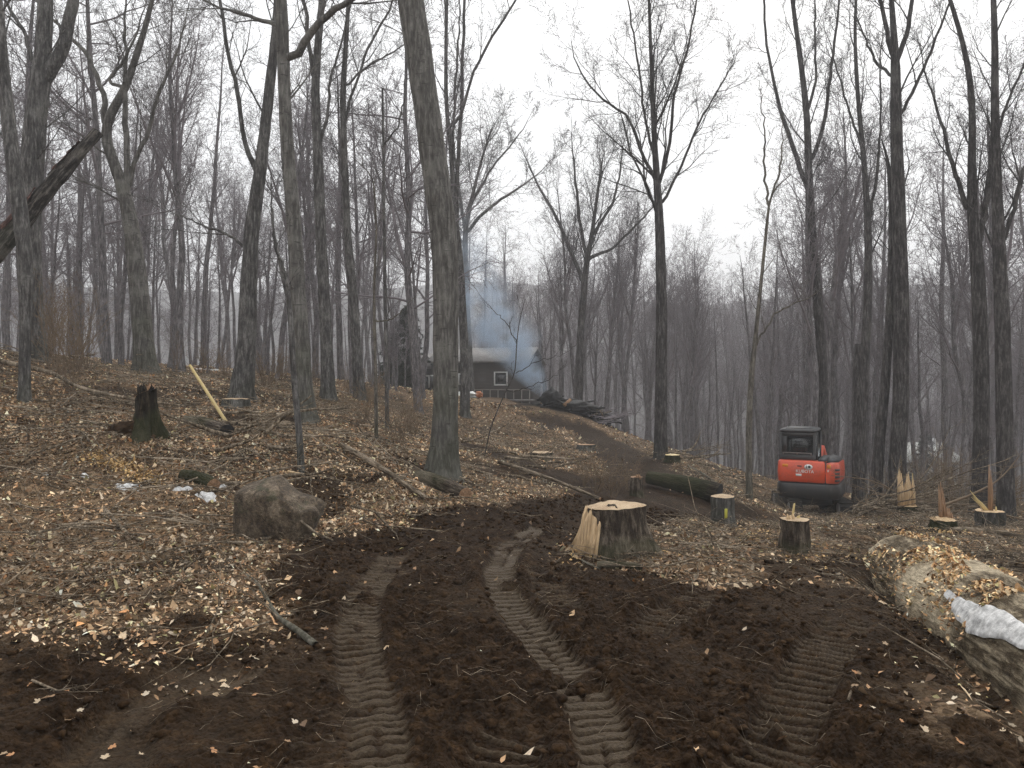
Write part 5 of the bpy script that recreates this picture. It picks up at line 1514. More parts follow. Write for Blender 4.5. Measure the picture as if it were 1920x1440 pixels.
branch('fallen_branch', 'pale bleached stick lying at the foot of the large torn stump', [(1072, 1040), (1095, 1048), (1125, 1062)], 0.014, M['bark_pale'], 56, 2, (0.1, 0.2), 0)
branch('fallen_branch', 'thin stick arching out of the mud at the lower left', [(60, 1270), (90, 1278), (110, 1300), (175, 1282)], 0.008, M['stick'], 57, 6, (0.1, 0.35))
branch('fallen_branch', 'thin twig branch curving against the near end of the big pale log', [(1735, 1235), (1770, 1225), (1790, 1205), (1795, 1190)], 0.008, M['stick'], 58, 5, (0.15, 0.4))
branch('fallen_branch', 'small forked stick standing in the mud at the lower right', [(1590, 1320), (1600, 1300), (1610, 1290)], 0.008, M['stick'], 59, 2, (0.06, 0.12), 0)
branch('fallen_branch', 'grey branch stub leaning against the sapling in front of the tall grey trunk', [(500, 810, 11.5), (540, 775, 11.6), (584, 742, 11.8)], 0.03, M['stick'], 60, 2, (0.2, 0.4), 2)
branch('fallen_branch', 'orange-brown slab of torn bark lying behind the boulder', [(540, 900), (565, 905), (610, 908)], 0.02, M['wood_fresh'], 64, 0)

# cut brush heap right of the excavator
def brush_heap(name, label, pxa, pxb, Y, n, L, seed, rise=0.45, mat='stick', right=0.6):
    rng = np.random.default_rng(seed)
    b = gp((pxa + pxb) / 2, Y)
    root = empty(name, b, label, 'brush heap')
    for k in range(n):
        px = rng.uniform(pxa, pxb); y = Y + rng.normal() * 0.8
        x = wx(px, y); z = hz1(x, y) + rng.uniform(0, 0.3)
        az = rng.normal() * 0.35 + (0 if rng.random() < right else math.pi)
        ln = rng.uniform(*L)
        el = rng.uniform(0.05, rise)
        pts = [np.array([x, y, z])]; d = np.array([math.cos(az) * math.cos(el), math.sin(az) * math.cos(el), math.sin(el)])
        for q in range(7):
            d = d + rng.normal(size=3) * 0.10; d[2] -= 0.015; d /= np.linalg.norm(d)
            pts.append(pts[-1] + d * ln / 7)
        P = np.array(pts) - np.array(b); R = rng.uniform(0.014, 0.038) * (1 - np.linspace(0, 0.75, 8))
        g = Geo(); g.tubes(P[None], R[None], 5)
        A, ra = spawn(rng, P[None], R[None], 8, 0.25, 1, (20, 50), ('rel', 0.2, 0.45), 5, 0.02, 0.1, 0.7, 0.004); g.tubes(A, ra, 4)
        B, rb = spawn(rng, A, ra, 5, 0.2, 1, (20, 50), ('rel', 0.3, 0.6), 2, 0.02, 0.1, 0.8, 0.003); g.cones(B, rb)
        link('branch', g.mesh('branch'), M[mat], root)
brush_heap('brush_heap', 'long heap of cut branches rising to the right beside the excavator', 1590, 1690, 18.2, 40, (1.6, 3.2), 81, 0.42, 'stick', 1.0)
brush_heap('brush_heap', 'low tangle of brown brush between the splintered stump and the right edge pair', 1710, 1830, 18, 22, (1.0, 2.2), 82, 0.35, 'twig_brown')
brush_heap('brush_heap', 'heap of broken branches on the bank right of the straight dark trunk', 1255, 1390, 21.5, 24, (0.8, 2.0), 83, 0.2)
brush_heap('brush_heap', 'low tangle of roots and brush on the slope below the yellow pole', 380, 600, 11.8, 22, (0.6, 1.6), 84, 0.18)
brush_heap('brush_heap', 'tangle of thin branches along the trail right of the leaning beech', 860, 1060, 15.5, 18, (0.6, 1.6), 85, 0.15)

# snow remnants
def snow(name, label, px, py, w, d, seed, cat='snow', group=None):
    x, y = to_ground(px, py)
    rng = np.random.default_rng(seed)
    N = 28
    a, r = np.meshgrid(np.linspace(0, 2 * np.pi, N, endpoint=False), np.linspace(0, 1, 7))
    X = x + np.cos(a) * r * w / 2 * (1 + 0.35 * fbm(np.cos(a) * 1.5 + seed, np.sin(a) * 1.5, 3, seed)); Yy = y + np.sin(a) * r * d / 2 * (1 + 0.35 * fbm(np.cos(a) * 1.5 + seed, np.sin(a) * 1.5 + 4, 3, seed + 1))
    Z = h_full(X, Yy) - 0.015 + 0.045 * (1 - r ** 2) ** 0.7 * (0.1 + 1.5 * vnoise(X * 12, Yy * 12, seed)) - 0.03 * r ** 4
    q = [(i * N + j, i * N + (j + 1) % N, (i + 1) * N + (j + 1) % N, (i + 1) * N + j) for i in range(6) for j in range(N)]
    tag(link(name, raw_mesh(name, np.stack([X, Yy, Z], -1).reshape(-1, 3), np.array(q)), M['snow']), label, cat, group)
snow('snow_patch', 'largest patch of dirty snow in the leaves left of the boulder', 240, 918, 0.40, 0.35, 1)
snow('snow_patch', 'small crumb of snow left of the largest snow patch', 160, 906, 0.16, 0.15, 2)
snow('snow_patch', 'small snow remnant nearest the left edge', 88, 911, 0.2, 0.14, 3)
snow('snow_patch', 'snow remnant in the leaves just left of the boulder', 385, 945, 0.40, 0.28, 4)
snow('snow_patch', 'snow remnant touching the left foot of the boulder', 418, 930, 0.18, 0.2, 5)
snow('snow_patch', 'snow remnant between the largest snow patch and the boulder', 340, 940, 0.28, 0.2, 6)
snow('snow_field', 'bright snow patch far behind, between the trunks left of the crooked dark trunk', 410, 694, 2.4, 3.0, 7)
snow('snow_field', 'small white snow patch behind the straight grey trunks', 655, 741, 0.9, 1.5, 8)
# fresh sawdust streak
def chips(label, px0, py0, px1, py1, n, wid, seed, mat, size=(0.015, 0.05)):
    rng = np.random.default_rng(seed)
    a, b = np.array(to_ground(px0, py0)), np.array(to_ground(px1, py1))
    t = rng.random(n)
    x = a[0] + (b[0] - a[0]) * t + rng.normal(size=n) * wid; y = a[1] + (b[1] - a[1]) * t + rng.normal(size=n) * wid
    c = np.c_[np.tile([(0.62, 0.42, 0.19)], (n, 1)) * rng.uniform(0.6, 1.2, (n, 1)), np.ones(n)]
    V, Q, T, C = leaf_batch(rng, x, y, h_full(x, y) + 0.003, rng.uniform(*size, n), 0.4, c)
    tag(link('wood_chips', raw_mesh('wood_chips', V, [Q, T], False, {'Col': C}), M['leaf']), label, 'wood chips', kind='stuff')
chips('pale orange sawdust streak across the leaves on the left slope', 170, 872, 300, 915, 1100, 0.09, 91, M['leaf'])
chips('pale wood chips around the large torn stump', 1075, 1045, 1230, 1035, 260, 0.14, 92, M['leaf'])
chips('pale wood chips around the ragged stump at the right', 1690, 1005, 1790, 995, 500, 0.25, 93, M['leaf'])
chips('pale wood chips scattered below the small stump in front of the excavator', 1380, 1000, 1560, 1050, 320, 0.3, 94, M['leaf'])
chips('pale wood chips on the bank left of the excavator', 1350, 880, 1380, 875, 300, 0.25, 95, M['leaf'], (0.03, 0.08))

# ------------------------------------------------------------------ excavator
def paint(name, col, rough=0.35, dirt=0.35, coat=0.3, spec=0.5):
    m, nt, b, _ = mat_new(name)
    tc = nt.nodes.new('ShaderNodeTexCoord').outputs['Object']
    f = tnoise(nt, tc, 3.0, 6.0, 0.7); f2 = tnoise(nt, tc, 18.0, 4.0, 0.6)
    k = mth(nt, 'MULTIPLY', mrange(nt, mth(nt, 'ADD', mth(nt, 'MULTIPLY', f, 0.7), mth(nt, 'MULTIPLY', f2, 0.3)), 0.45, 0.68), dirt)
    nt.links.new(mixc(nt, k, col, (0.11, 0.085, 0.06)), b.inputs['Base Color'])
    nt.links.new(mth(nt, 'ADD', mth(nt, 'MULTIPLY', k, 0.5), rough), b.inputs['Roughness'])
    b.inputs['Specular IOR Level'].default_value = spec
    b.inputs['Coat Weight'].default_value = coat
    b.inputs['Coat Roughness'].default_value = 0.25
    return m
M['orange'] = paint('orange_paint', (0.70, 0.088, 0.032), 0.35, 0.38)
M['blk'] = paint('black_paint', (0.018, 0.018, 0.019), 0.45, 0.30, 0.1)
M['dkgrey'] = paint('dark_grey_paint', (0.045, 0.047, 0.05), 0.5, 0.35, 0.0)
M['rubber'] = paint('rubber_track', (0.020, 0.019, 0.018), 0.8, 0.65, 0.0, 0.2)
M['steel'] = paint('worn_steel', (0.20, 0.19, 0.18), 0.5, 0.6, 0.0)
M['white_p'] = simple_mat('white_print', (0.80, 0.79, 0.76), 0.5, 0.05)
M['amber'] = simple_mat('amber_lens', (0.75, 0.26, 0.015), 0.25, 0.1, spec=0.6)
M['seat_m'] = simple_mat('seat_vinyl', (0.022, 0.022, 0.024), 0.6, 0.2)
def glass_mat():
    m, nt, b, out = mat_new('glass')
    b.inputs['Base Color'].default_value = (0.85, 0.88, 0.88, 1)
    b.inputs['Roughness'].default_value = 0.02
    b.inputs['IOR'].default_value = 1.45
    tr = nt.nodes.new('ShaderNodeBsdfTransparent'); tr.inputs[0].default_value = (0.74, 0.77, 0.77, 1)
    gl = nt.nodes.new('ShaderNodeBsdfGlossy'); gl.inputs['Roughness'].default_value = 0.03
    fr = nt.nodes.new('ShaderNodeFresnel'); fr.inputs[0].default_value = 1.5
    mx = nt.nodes.new('ShaderNodeMixShader')
    nt.links.new(fr.outputs[0], mx.inputs[0]); nt.links.new(tr.outputs[0], mx.inputs[1]); nt.links.new(gl.outputs[0], mx.inputs[2])
    nt.links.new(mx.outputs[0], out.inputs['Surface'])
    return m
M['glass'] = glass_mat()

def excavator():
    Y = 22.0
    b = gp(1521, Y, -0.02)
    root = empty('excavator', b, 'orange and black compact excavator seen from behind at the edge of the wood', 'excavator', None, math.radians(-29))
    root.scale = (0.94, 0.95, 0.97)
    def tex(s, size, x, y, z, mat, parent, rot=(math.pi / 2, 0, 0)):
        cu = bpy.data.curves.new('lettering', 'FONT'); cu.body = s; cu.size = size; cu.extrude = 0.002
        o = bpy.data.objects.new('lettering', cu); COL.objects.link(o)
        me = bpy.data.meshes.new_from_object(o.evaluated_get(bpy.context.evaluated_depsgraph_get()))
        bpy.data.objects.remove(o)
        t = link('lettering', me, mat, parent); t.location = (x, y, z); t.rotation_euler = rot
        return t
    # crawler tracks
    for sx in (-1, 1):
        xc = sx * 0.70; w = 0.17
        y0, y1, r, zc = -0.80, 0.95, 0.24, 0.26
        prof = []
        for k in range(13): a = math.pi / 2 + math.pi * k / 12; prof.append((y0 + r * math.cos(a), zc + r * math.sin(a)))
        for k in range(13): a = -math.pi / 2 + math.pi * k / 12; prof.append((y1 + r * math.cos(a), zc + r * math.sin(a)))
        mb = MB(); mb.prism([[(xc - w, p[0], p[1]) for p in prof], [(xc + w, p[0], p[1]) for p in prof]])
        tr = mb.build('track', M['rubber'], root)
        pp = np.array(prof + prof[:1]); s = np.r_[0, np.cumsum(np.hypot(*np.diff(pp, axis=0).T))]
        n = 44
        me = None
        for k in range(n):
            q = (k + 0.5) / n * s[-1]
            yy, zz = np.interp(q, s, pp[:, 0]), np.interp(q, s, pp[:, 1])
            y2, z2 = np.interp((q + 0.02) % s[-1], s, pp[:, 0]), np.interp((q + 0.02) % s[-1], s, pp[:, 1])
            if me is None:
                m0 = MB(); m0.box(-w, w, -0.020, 0.020, -0.005, 0.028, 0.006)
                o = m0.build('lug', M['rubber'], tr); me = o.data
            else:
                o = link('lug', me, M['rubber'], tr)
            ang = math.atan2(z2 - zz, y2 - yy)
            o.location = (xc, yy, zz); o.rotation_euler = (ang + math.pi, 0, 0)
        mb = MB(); mb.box(xc - 0.06, xc + 0.06, -0.75, 0.9, 0.17, 0.36, 0.03); mb.build('track_frame', M['blk'], root)
        for yy in (-0.80, 0.95):
            mb = MB(); a = np.linspace(0, 2 * np.pi, 20, endpoint=False)
            mb.prism([[(xc + d, yy + rr * math.cos(t), zc + rr * math.sin(t)) for t in a] for d, rr in ((-0.175, 0.13), (-0.17, 0.17), (0.17, 0.17), (0.175, 0.13))])
            mb.build('sprocket', M['steel'], root)
    mb = MB(); mb.box(-0.55, 0.55, -0.35, 0.55, 0.28, 0.50, 0.04); mb.build('undercarriage', M['blk'], root)
    mb = MB(); a = np.linspace(0, 2 * np.pi, 28, endpoint=False)
    mb.prism([[(0.42 * math.cos(t), 0.1 + 0.42 * math.sin(t), z) for t in a] for z in (0.48, 0.62)]); mb.build('slew_ring', M['steel'], root)
    mb = MB(); mb.box(-0.85, 0.85, 1.30, 1.38, 0.12, 0.50, 0.02); mb.box(-0.4, -0.28, 0.5, 1.32, 0.22, 0.32); mb.box(0.28, 0.4, 0.5, 1.32, 0.22, 0.32); mb.build('dozer_blade', M['blk'], root)
    for ch in root.children: ch.rotation_euler = (0, 0, math.radians(24))
    # upper frame / counterweight: curved tail
    def tail(xl, xr, yr, z0, z1, cr, inset_top=0.0, yf=0.7, n=6, crl=None):
        crl = cr if crl is None else crl
        def outline(ins):
            pts = []
            for k in range(n + 1):
                t = math.pi + math.pi / 2 * k / n; pts.append((xl + crl + (crl - ins) * math.cos(t), yr + crl + (crl - ins) * math.sin(t)))
            for k in range(n + 1):
                t = -math.pi / 2 + math.pi / 2 * k / n; pts.append((xr - cr + (cr - ins) * math.cos(t), yr + cr + (cr - ins) * math.sin(t)))
            pts += [(xr - ins, yf), (xl + ins, yf)]
            return pts
        rings = []
        for z, i in ((z0, 0.03), (z0 + 0.03, 0.0), ((z0 + z1) / 2, -0.012), (z1 - 0.05, inset_top * 0.5), (z1, inset_top + 0.03)):
            rings.append([(x, y, z) for x, y in outline(i)])
        return rings
    mb = MB(); mb.prism(tail(-0.86, 0.88, -0.92, 0.54, 0.97, 0.26)); mb.build('counterweight', M['blk'], root, True)
    mb = MB(); mb.prism(tail(-0.83, 0.50, -0.90, 0.99, 1.60, 0.04, 0.01, yf=-0.42, crl=0.14)); eng = mb.build('engine_cover', M['orange'], root, True)
    mb = MB(); mb.prism(tail(0.525, 0.865, -0.885, 0.99, 1.57, 0.20, 0.02, yf=0.65, crl=0.01)); sidep = mb.build('side_cover', M['orange'], root, True)
    mb = MB(); mb.box(0.50, 0.526, -0.86, 0.3, 1.0, 1.56); mb.build('seam', M['blk'], root)
    mb = MB(); mb.prism([[(0.30, -0.80, 1.605), (0.52, -0.80, 1.605), (0.52, 0.5, 1.605), (0.30, 0.5, 1.605)], [(0.30, -0.70, 1.68), (0.50, -0.70, 1.68), (0.50, 0.5, 1.68), (0.30, 0.5, 1.68)]]); mb.build('tank_cover', M['dkgrey'], root)
    mb = MB(); mb.prism([[(0.53, -0.72, 1.575), (0.82, -0.55, 1.575), (0.84, 0.6, 1.575), (0.53, 0.6, 1.575)], [(0.53, -0.60, 1.70), (0.66, -0.45, 1.68), (0.72, 0.6, 1.66), (0.53, 0.6, 1.70)]]); mb.build('top_cover', M['dkgrey'], root)
    for k in range(4):     # louvres on the right rear corner
        z = 1.05 + k * 0.10
        mb = MB(); a0, a1 = math.radians(-62), math.radians(-8)
        ring0, ring1 = [], []
        for j in range(7):
            t = a0 + (a1 - a0) * j / 6
            ring0.append((0.665 + 0.216 * math.cos(t), -0.685 + 0.216 * math.sin(t))); ring1.append((0.665 + 0.19 * math.cos(t), -0.685 + 0.19 * math.sin(t)))
        pl = ring0 + ring1[::-1]
        mb.prism([[(x, y, z) for x, y in pl], [(x, y, z + 0.06) for x, y in pl]]); mb.build('vent', M['blk'], sidep)
    # small fittings on the rear
    mb = MB(); mb.box(-0.68, -0.52, -0.912, -0.90, 1.42, 1.50, 0.005); mb.build('reflector', M['amber'], eng)
    mb = MB(); mb.box(0.555, 0.66, -0.90, -0.875, 1.42, 1.52, 0.005); mb.build('reflector', M['amber'], sidep)
    mb = MB(); mb.box(0.19, 0.38, -0.908, -0.898, 1.20, 1.36, 0.02); mb.build('latch_recess', M['blk'], eng)
    mb = MB(); mb.box(0.22, 0.36, -0.916, -0.90, 1.215, 1.245, 0.005); mb.build('latch', M['orange'], eng)
    mb = MB(); mb.box(-0.26, -0.14, -0.909, -0.90, 1.44, 1.47); mb.build('key_slot', M['blk'], eng)
    mb = MB(); mb.box(0.565, 0.60, -0.905, -0.875, 1.32, 1.37); mb.build('plate', M['white_p'], sidep)
    a = np.linspace(0, 2 * np.pi, 24, endpoint=False)
    mb = MB(); mb.prism([[(0.05 + 0.115 * math.cos(t), y, 1.44 + 0.075 * math.sin(t)) for t in a] for y in (-0.902, -0.920)]); em = mb.build('emblem', M['white_p'], eng)
    mb = MB(); mb.prism([[(0.075 + 0.04 * math.cos(t), y, 1.445 + 0.035 * math.sin(t)) for t in a] for y in (-0.9205, -0.924)]); mb.box(-0.01, 0.01, -0.924, -0.9205, 1.40, 1.48); mb.build('emblem_mark', M['blk'], em)
    tex('KUBOTA', 0.125, -0.30, -0.922, 1.27, M['white_p'], eng)
    mb = MB(); mb.box(-0.30, -0.14, -0.922, -0.904, 1.17, 1.235); mb.build('model_plate', M['white_p'], eng)
    # cab
    x0, x1, yb, yf, zb, zt = -0.83, 0.20, -0.55, 0.72, 0.99, 2.40
    mb = MB(); mb.box(x0, x1, yb - 0.02, yf, zt - 0.02, zt + 0.09, 0.05); mb.box(x0 + 0.15, x1 - 0.15, yb + 0.15, yf - 0.2, zt + 0.08, zt + 0.115, 0.02); mb.build('cab_roof', M['dkgrey'], root)
    mb = MB()
    for (xa, xb) in ((x0, x0 + 0.075), (x1 - 0.075, x1)):
        for (ya, y2) in ((yb, yb + 0.08), (yf - 0.08, yf)):
            mp = MB(); mp.box(xa, xb, ya, y2, zb, zt - 0.025); mp.build('cab_post', M['blk'], root)
    mb.box(x0 + 0.077, x1 - 0.077, yb, yb + 0.06, zt - 0.12, zt - 0.025)
    mb.box(x0 + 0.077, x0 + 0.22, yb + 0.002, yb + 0.05, 1.76, zt - 0.122)
    mb.build('rear_frame', M['blk'], root)
    mb = MB(); mb.box(x0 + 0.002, x1 - 0.002, yb - 0.012, yb + 0.055, 1.55, 1.76, 0.01); mb.build('rear_panel', M['blk'], root)
    mb = MB(); mb.box(x0 + 0.08, x1 - 0.08, yf - 0.07, yf - 0.01, zb, 1.2); mb.box(x0 + .002, x0 + 0.07, yb + 0.085, yf - 0.085, zb, 1.35); mb.box(x1 - 0.07, x1 - .002, yb + 0.085, yf - 0.085, zb, 1.35); mb.build('cab_side_panel', M['blk'], root)
    gw = [('rear_window', (x0 + 0.225, x1 - 0.077, yb + 0.02, yb + 0.028, 1.765, zt - 0.125)), ('front_window', (x0 + 0.08, x1 - 0.08, yf - 0.04, yf - 0.032, 1.205, zt - 0.03)),
          ('side_window', (x0 + 0.03, x0 + 0.038, yb + 0.085, yf - 0.085, 1.355, zt - 0.03)), ('side_window', (x1 - 0.038, x1 - 0.03, yb + 0.085, yf - 0.085, 1.355, zt - 0.03))]
    for nm, bb in gw:
        mb = MB(); mb.box(*bb); mb.build(nm, M['glass'], root)
    mb = MB(); mb.tube([(x0 + 0.10, yb - 0.045, 1.80), (x1 - 0.10, yb - 0.045, 1.80)], 0.014, 8)
    for q in (x0 + 0.12, (x0 + x1) / 2, x1 - 0.12): mb.box(q - 0.015, q + 0.015, yb - 0.05, yb - 0.012, 1.75, 1.80)
    mb.build('rear_rail', M['steel'], root)
    # seat, levers, control posts
    cx = (x0 + x1) / 2
    mb = MB(); mb.box(cx - 0.24, cx + 0.24, -0.25, 0.22, 1.32, 1.44, 0.04); mb.build('seat_cushion', M['seat_m'], root)
    mb = MB(); mb.prism([[(cx - 0.23, -0.27, 1.42), (cx + 0.23, -0.27, 1.42), (cx + 0.23, -0.15, 1.42), (cx - 0.23, -0.15, 1.42)], [(cx - 0.24, -0.33, 1.75), (cx + 0.24, -0.33, 1.75), (cx + 0.24, -0.21, 1.75), (cx - 0.24, -0.21, 1.75)],
                        [(cx - 0.18, -0.36, 1.95), (cx + 0.18, -0.36, 1.95), (cx + 0.18, -0.27, 1.95), (cx - 0.18, -0.27, 1.95)]]); mb.box(cx - 0.13, cx + 0.13, -0.37, -0.28, 1.97, 2.13, 0.03); mb.build('seat_back', M['seat_m'], root)
    for sx in (-0.33, 0.33):
        mb = MB(); mb.box(cx + sx - 0.06, cx + sx + 0.06, -0.1, 0.3, 1.25, 1.55, 0.02); mb.tube([(cx + sx, 0.25, 1.55), (cx + sx * 0.95, 0.27, 1.72)], 0.02, 8); mb.build('control_lever', M['seat_m'], root)
    mb = MB(); mb.box(cx + 0.28, cx + 0.36, 0.55, 0.58, 1.75, 2.10); mb.build('orange_reflection', simple_mat('reflection_orange', (0.55, 0.22, 0.05), 0.6), root)  # solid slip coloured to stand for an orange reflection in the cab glass
    mb = MB(); mb.tube([(cx - .35, .6, 1.25), (cx - .35, .6, 2.35)], .02); mb.build('wiper_post', M['blk'], root)
    mb = MB(); mb.tube([(x0 - 0.02, 0.65, 1.8), (x0 - 0.07, 0.68, 1.95), (x0 - 0.07, 0.68, 2.1)], 0.012, 6); mb.box(x0 - 0.11, x0 - 0.04, 0.66, 0.69, 2.02, 2.22, 0.01); mb.build('mirror', M['blk'], root)
    # boom, dipper and bucket reaching forward and down (hidden behind the cab from the photograph's side)
    mb = MB(); mb.box(-0.16, 0.16, 0.7, 1.05, 0.62, 1.0, 0.03); mb.build('swing_post', M['blk'], root)
    def arm(p, q, w, h0, h1, nm):
        p, q = np.array(p), np.array(q); d = (q - p) / np.linalg.norm(q - p); n = np.cross(d, [1, 0, 0]); n /= np.linalg.norm(n)
        mb = MB(); rings = []
        for t, hh in ((0, h0 * 0.6), (0.08, h0), (0.5, (h0 + h1) / 2), (0.94, h1), (1, h1 * 0.6)):
            c = p + (q - p) * t
            rings.append([tuple(c + np.array([-w, 0, 0]) - n * hh), tuple(c + np.array([w, 0, 0]) - n * hh), tuple(c + np.array([w, 0, 0]) + n * hh), tuple(c + np.array([-w, 0, 0]) + n * hh)])
        mb.prism(rings); return mb.build(nm, M['orange'], root)
    arm((0, 0.95, 0.9), (0, 2.2, 1.75), 0.08, 0.13, 0.13, 'boom'); arm((0, 2.2, 1.75), (0, 3.1, 1.35), 0.08, 0.13, 0.10, 'boom'); arm((0, 3.1, 1.40), (0, 3.0, 0.35), 0.07, 0.11, 0.07, 'dipper')
    mb = MB(); mb.tube([(0, 1.15, 0.85), (0, 2.15, 1.50)], 0.045, 10); mb.build('hydraulic_ram', M['steel'], root)
    mb = MB(); mb.prism([[(-0.3, 2.75, 0.35), (-0.3, 3.15, 0.35), (-0.3, 3.25, 0.05), (-0.3, 2.95, -0.05), (-0.3, 2.70, 0.1)], [(0.3, 2.75, 0.35), (0.3, 3.15, 0.35), (0.3, 3.25, 0.05), (0.3, 2.95, -0.05), (0.3, 2.70, 0.1)]]); mb.build('bucket', M['blk'], root)
    return root
excavator()

# ------------------------------------------------------------------ house, burning pile, shed
def board_mat(name, col, pitch):
    m, nt, b, _ = mat_new(name)
    tc = nt.nodes.new('ShaderNodeTexCoord').outputs['Object']
    sep = nt.nodes.new('ShaderNodeSeparateXYZ'); nt.links.new(tc, sep.inputs[0])
    fr = mth(nt, 'FRACT', mth(nt, 'MULTIPLY', sep.outputs['Z'], 1.0 / pitch))
    f = tnoise(nt, tmap(nt, tc, (1, 1, 8)), 2.0, 5.0, 0.6)
    c = ramp(nt, f, [(0.3, tuple(x * 0.7 for x in col)), (0.7, tuple(x * 1.25 for x in col))])
    nt.links.new(c, b.inputs['Base Color']); b.inputs['Roughness'].default_value = 0.8
    bump(nt, b, fr, 0.6, 0.02)
    return m
def house():
    Y = 47.0
    X0, X1 = wx(806, Y), wx(986, Y)
    zb = wz(762, Y); ze = wz(678, Y); zr = wz(652, Y)
    root = empty('house', ((X0 + X1) / 2, Y, zb), 'brown cabin with grey roof seen through the smoke behind the clearing', 'house', None, math.radians(-11))
    w = (X1 - X0) / 2; h = ze - zb; hr = zr - zb; D = 6.0
    wall = board_mat('brown_boards', (0.050, 0.041, 0.035), 0.2)
    roofm = simple_mat('grey_shingles', (0.19, 0.18, 0.172), 0.85, 0.25, 5.0, 0.5)
    mb = MB(); mb.box(-w, w, 0, D, -1.0, h); mb.prism([[(-w, 0.02, h + .001), (-w, D - .02, h + .001), (-w, D / 2, hr - 0.06)], [(w, 0.02, h + .001), (w, D - .02, h + .001), (w, D / 2, hr - 0.06)]]); mb.build('wall', wall, root)
    mb = MB()
    e = 0.35; s = (hr - h) / (D / 2)
    for sg in (0, 1):
        yA, yB = (-e, D / 2) if sg == 0 else (D + e, D / 2)
        zA = h - e * s
        mb.prism([[(-w - .3, yA, zA + 0.02), (w + .3, yA, zA + 0.02), (w + .3, yB, hr + 0.02), (-w - .3, yB, hr + 0.02)], [(-w - .3, yA, zA + 0.14), (w + .3, yA, zA + 0.14), (w + .3, yB, hr + 0.14), (-w - .3, yB, hr + 0.14)]])
    rf = mb.build('roof', roofm, root)
    mb = MB(); mb.box(-0.6, -0.15, D * 0.55, D * 0.55 + 0.45, hr - 0.3, hr + 0.55); mb.build('chimney', simple_mat('chimney_brick', (0.14, 0.08, 0.06), 0.9), rf)
    white = simple_mat('white_trim', (0.75, 0.75, 0.74), 0.6, 0.05)
    pane = simple_mat('dark_pane', (0.02, 0.022, 0.025), 0.08, 0.1, spec=0.8)
    def window(pxa, pya, pxb, pyb, par=root, t=0.08):
        a, b2 = wx(pxa, Y) - root.location.x, wx(pxb, Y) - root.location.x
        z1, z0 = wz(pya, Y) - zb, wz(pyb, Y) - zb
        mb = MB(); mb.box(a + t, b2 - t, -0.02, 0.015, z0 + t, z1 - t); wn_ = mb.build('window', pane, root)
        mb = MB(); mb.box(a, a + t, -0.05, -0.001, z0, z1); mb.box(b2 - t, b2, -0.05, -0.001, z0, z1); mb.box(a + t, b2 - t, -0.05, -0.001, z1 - t, z1); mb.box(a + t, b2 - t, -0.05, -0.001, z0, z0 + t); mb.build('window_frame', white, wn_)
    window(927, 697, 953, 723)
    window(858, 700, 880, 722)
    # deck in front
    mb = MB(); mb.box(0.2, w + 0.6, -1.8, -0.02, zb * 0 + 0.35, 0.45); mb.build('deck', simple_mat('grey_deck', (0.16, 0.15, 0.14), 0.85), root)
    mb = MB(); mb.box(0.2, w + 0.6, -1.8, -1.74, 1.0, 1.06)
    for k in range(8): x = 0.2 + (w + 0.35) * k / 7; mb.box(x, x + 0.05, -1.79, -1.75, -0.8, 1.0)
    mb.build('deck_rail', simple_mat('rail_wood', (0.22, 0.20, 0.18), 0.85), root)
    # lower wing on the left
    a = wx(716, Y) - root.location.x
    hw = wz(690, Y) - zb
    mb = MB(); mb.box(a, -w - 0.003, 0.8, D - 0.5, -1.0, hw); mb.build('wing_wall', wall, root)
    mb = MB(); mb.prism([[(a - .3, 0.4, hw), (-w - .004, 0.4, hw), (-w - .004, D / 2, hw + 0.9), (a - .3, D / 2, hw + 0.9)], [(a - .3, 0.4, hw + .12), (-w - .004, 0.4, hw + .12), (-w - .004, D / 2, hw + 1.02), (a - .3, D / 2, hw + 1.02)]]); mb.build('wing_roof', roofm, root)
    for (pa, pb) in ((777, 795), (806 - 2, 826)):
        xa, xb = wx(pa, Y) - root.location.x, wx(pb, Y) - root.location.x
        z1, z0 = wz(703, Y) - zb, wz(727, Y) - zb
        yq = 0.8 if pa < 800 else 0.0
        mb = MB(); mb.box(xa, xb, yq - 0.03, yq - 0.002, z0, z1); dd = mb.build('window', pane, root)
        mb = MB(); mb.box(xb - 0.08, xb, yq - 0.06, yq - 0.031, z0, z1); mb.box(xa, xb - 0.081, yq - 0.06, yq - 0.031, z1 - 0.08, z1); mb.build('window_frame', white, dd)
house()

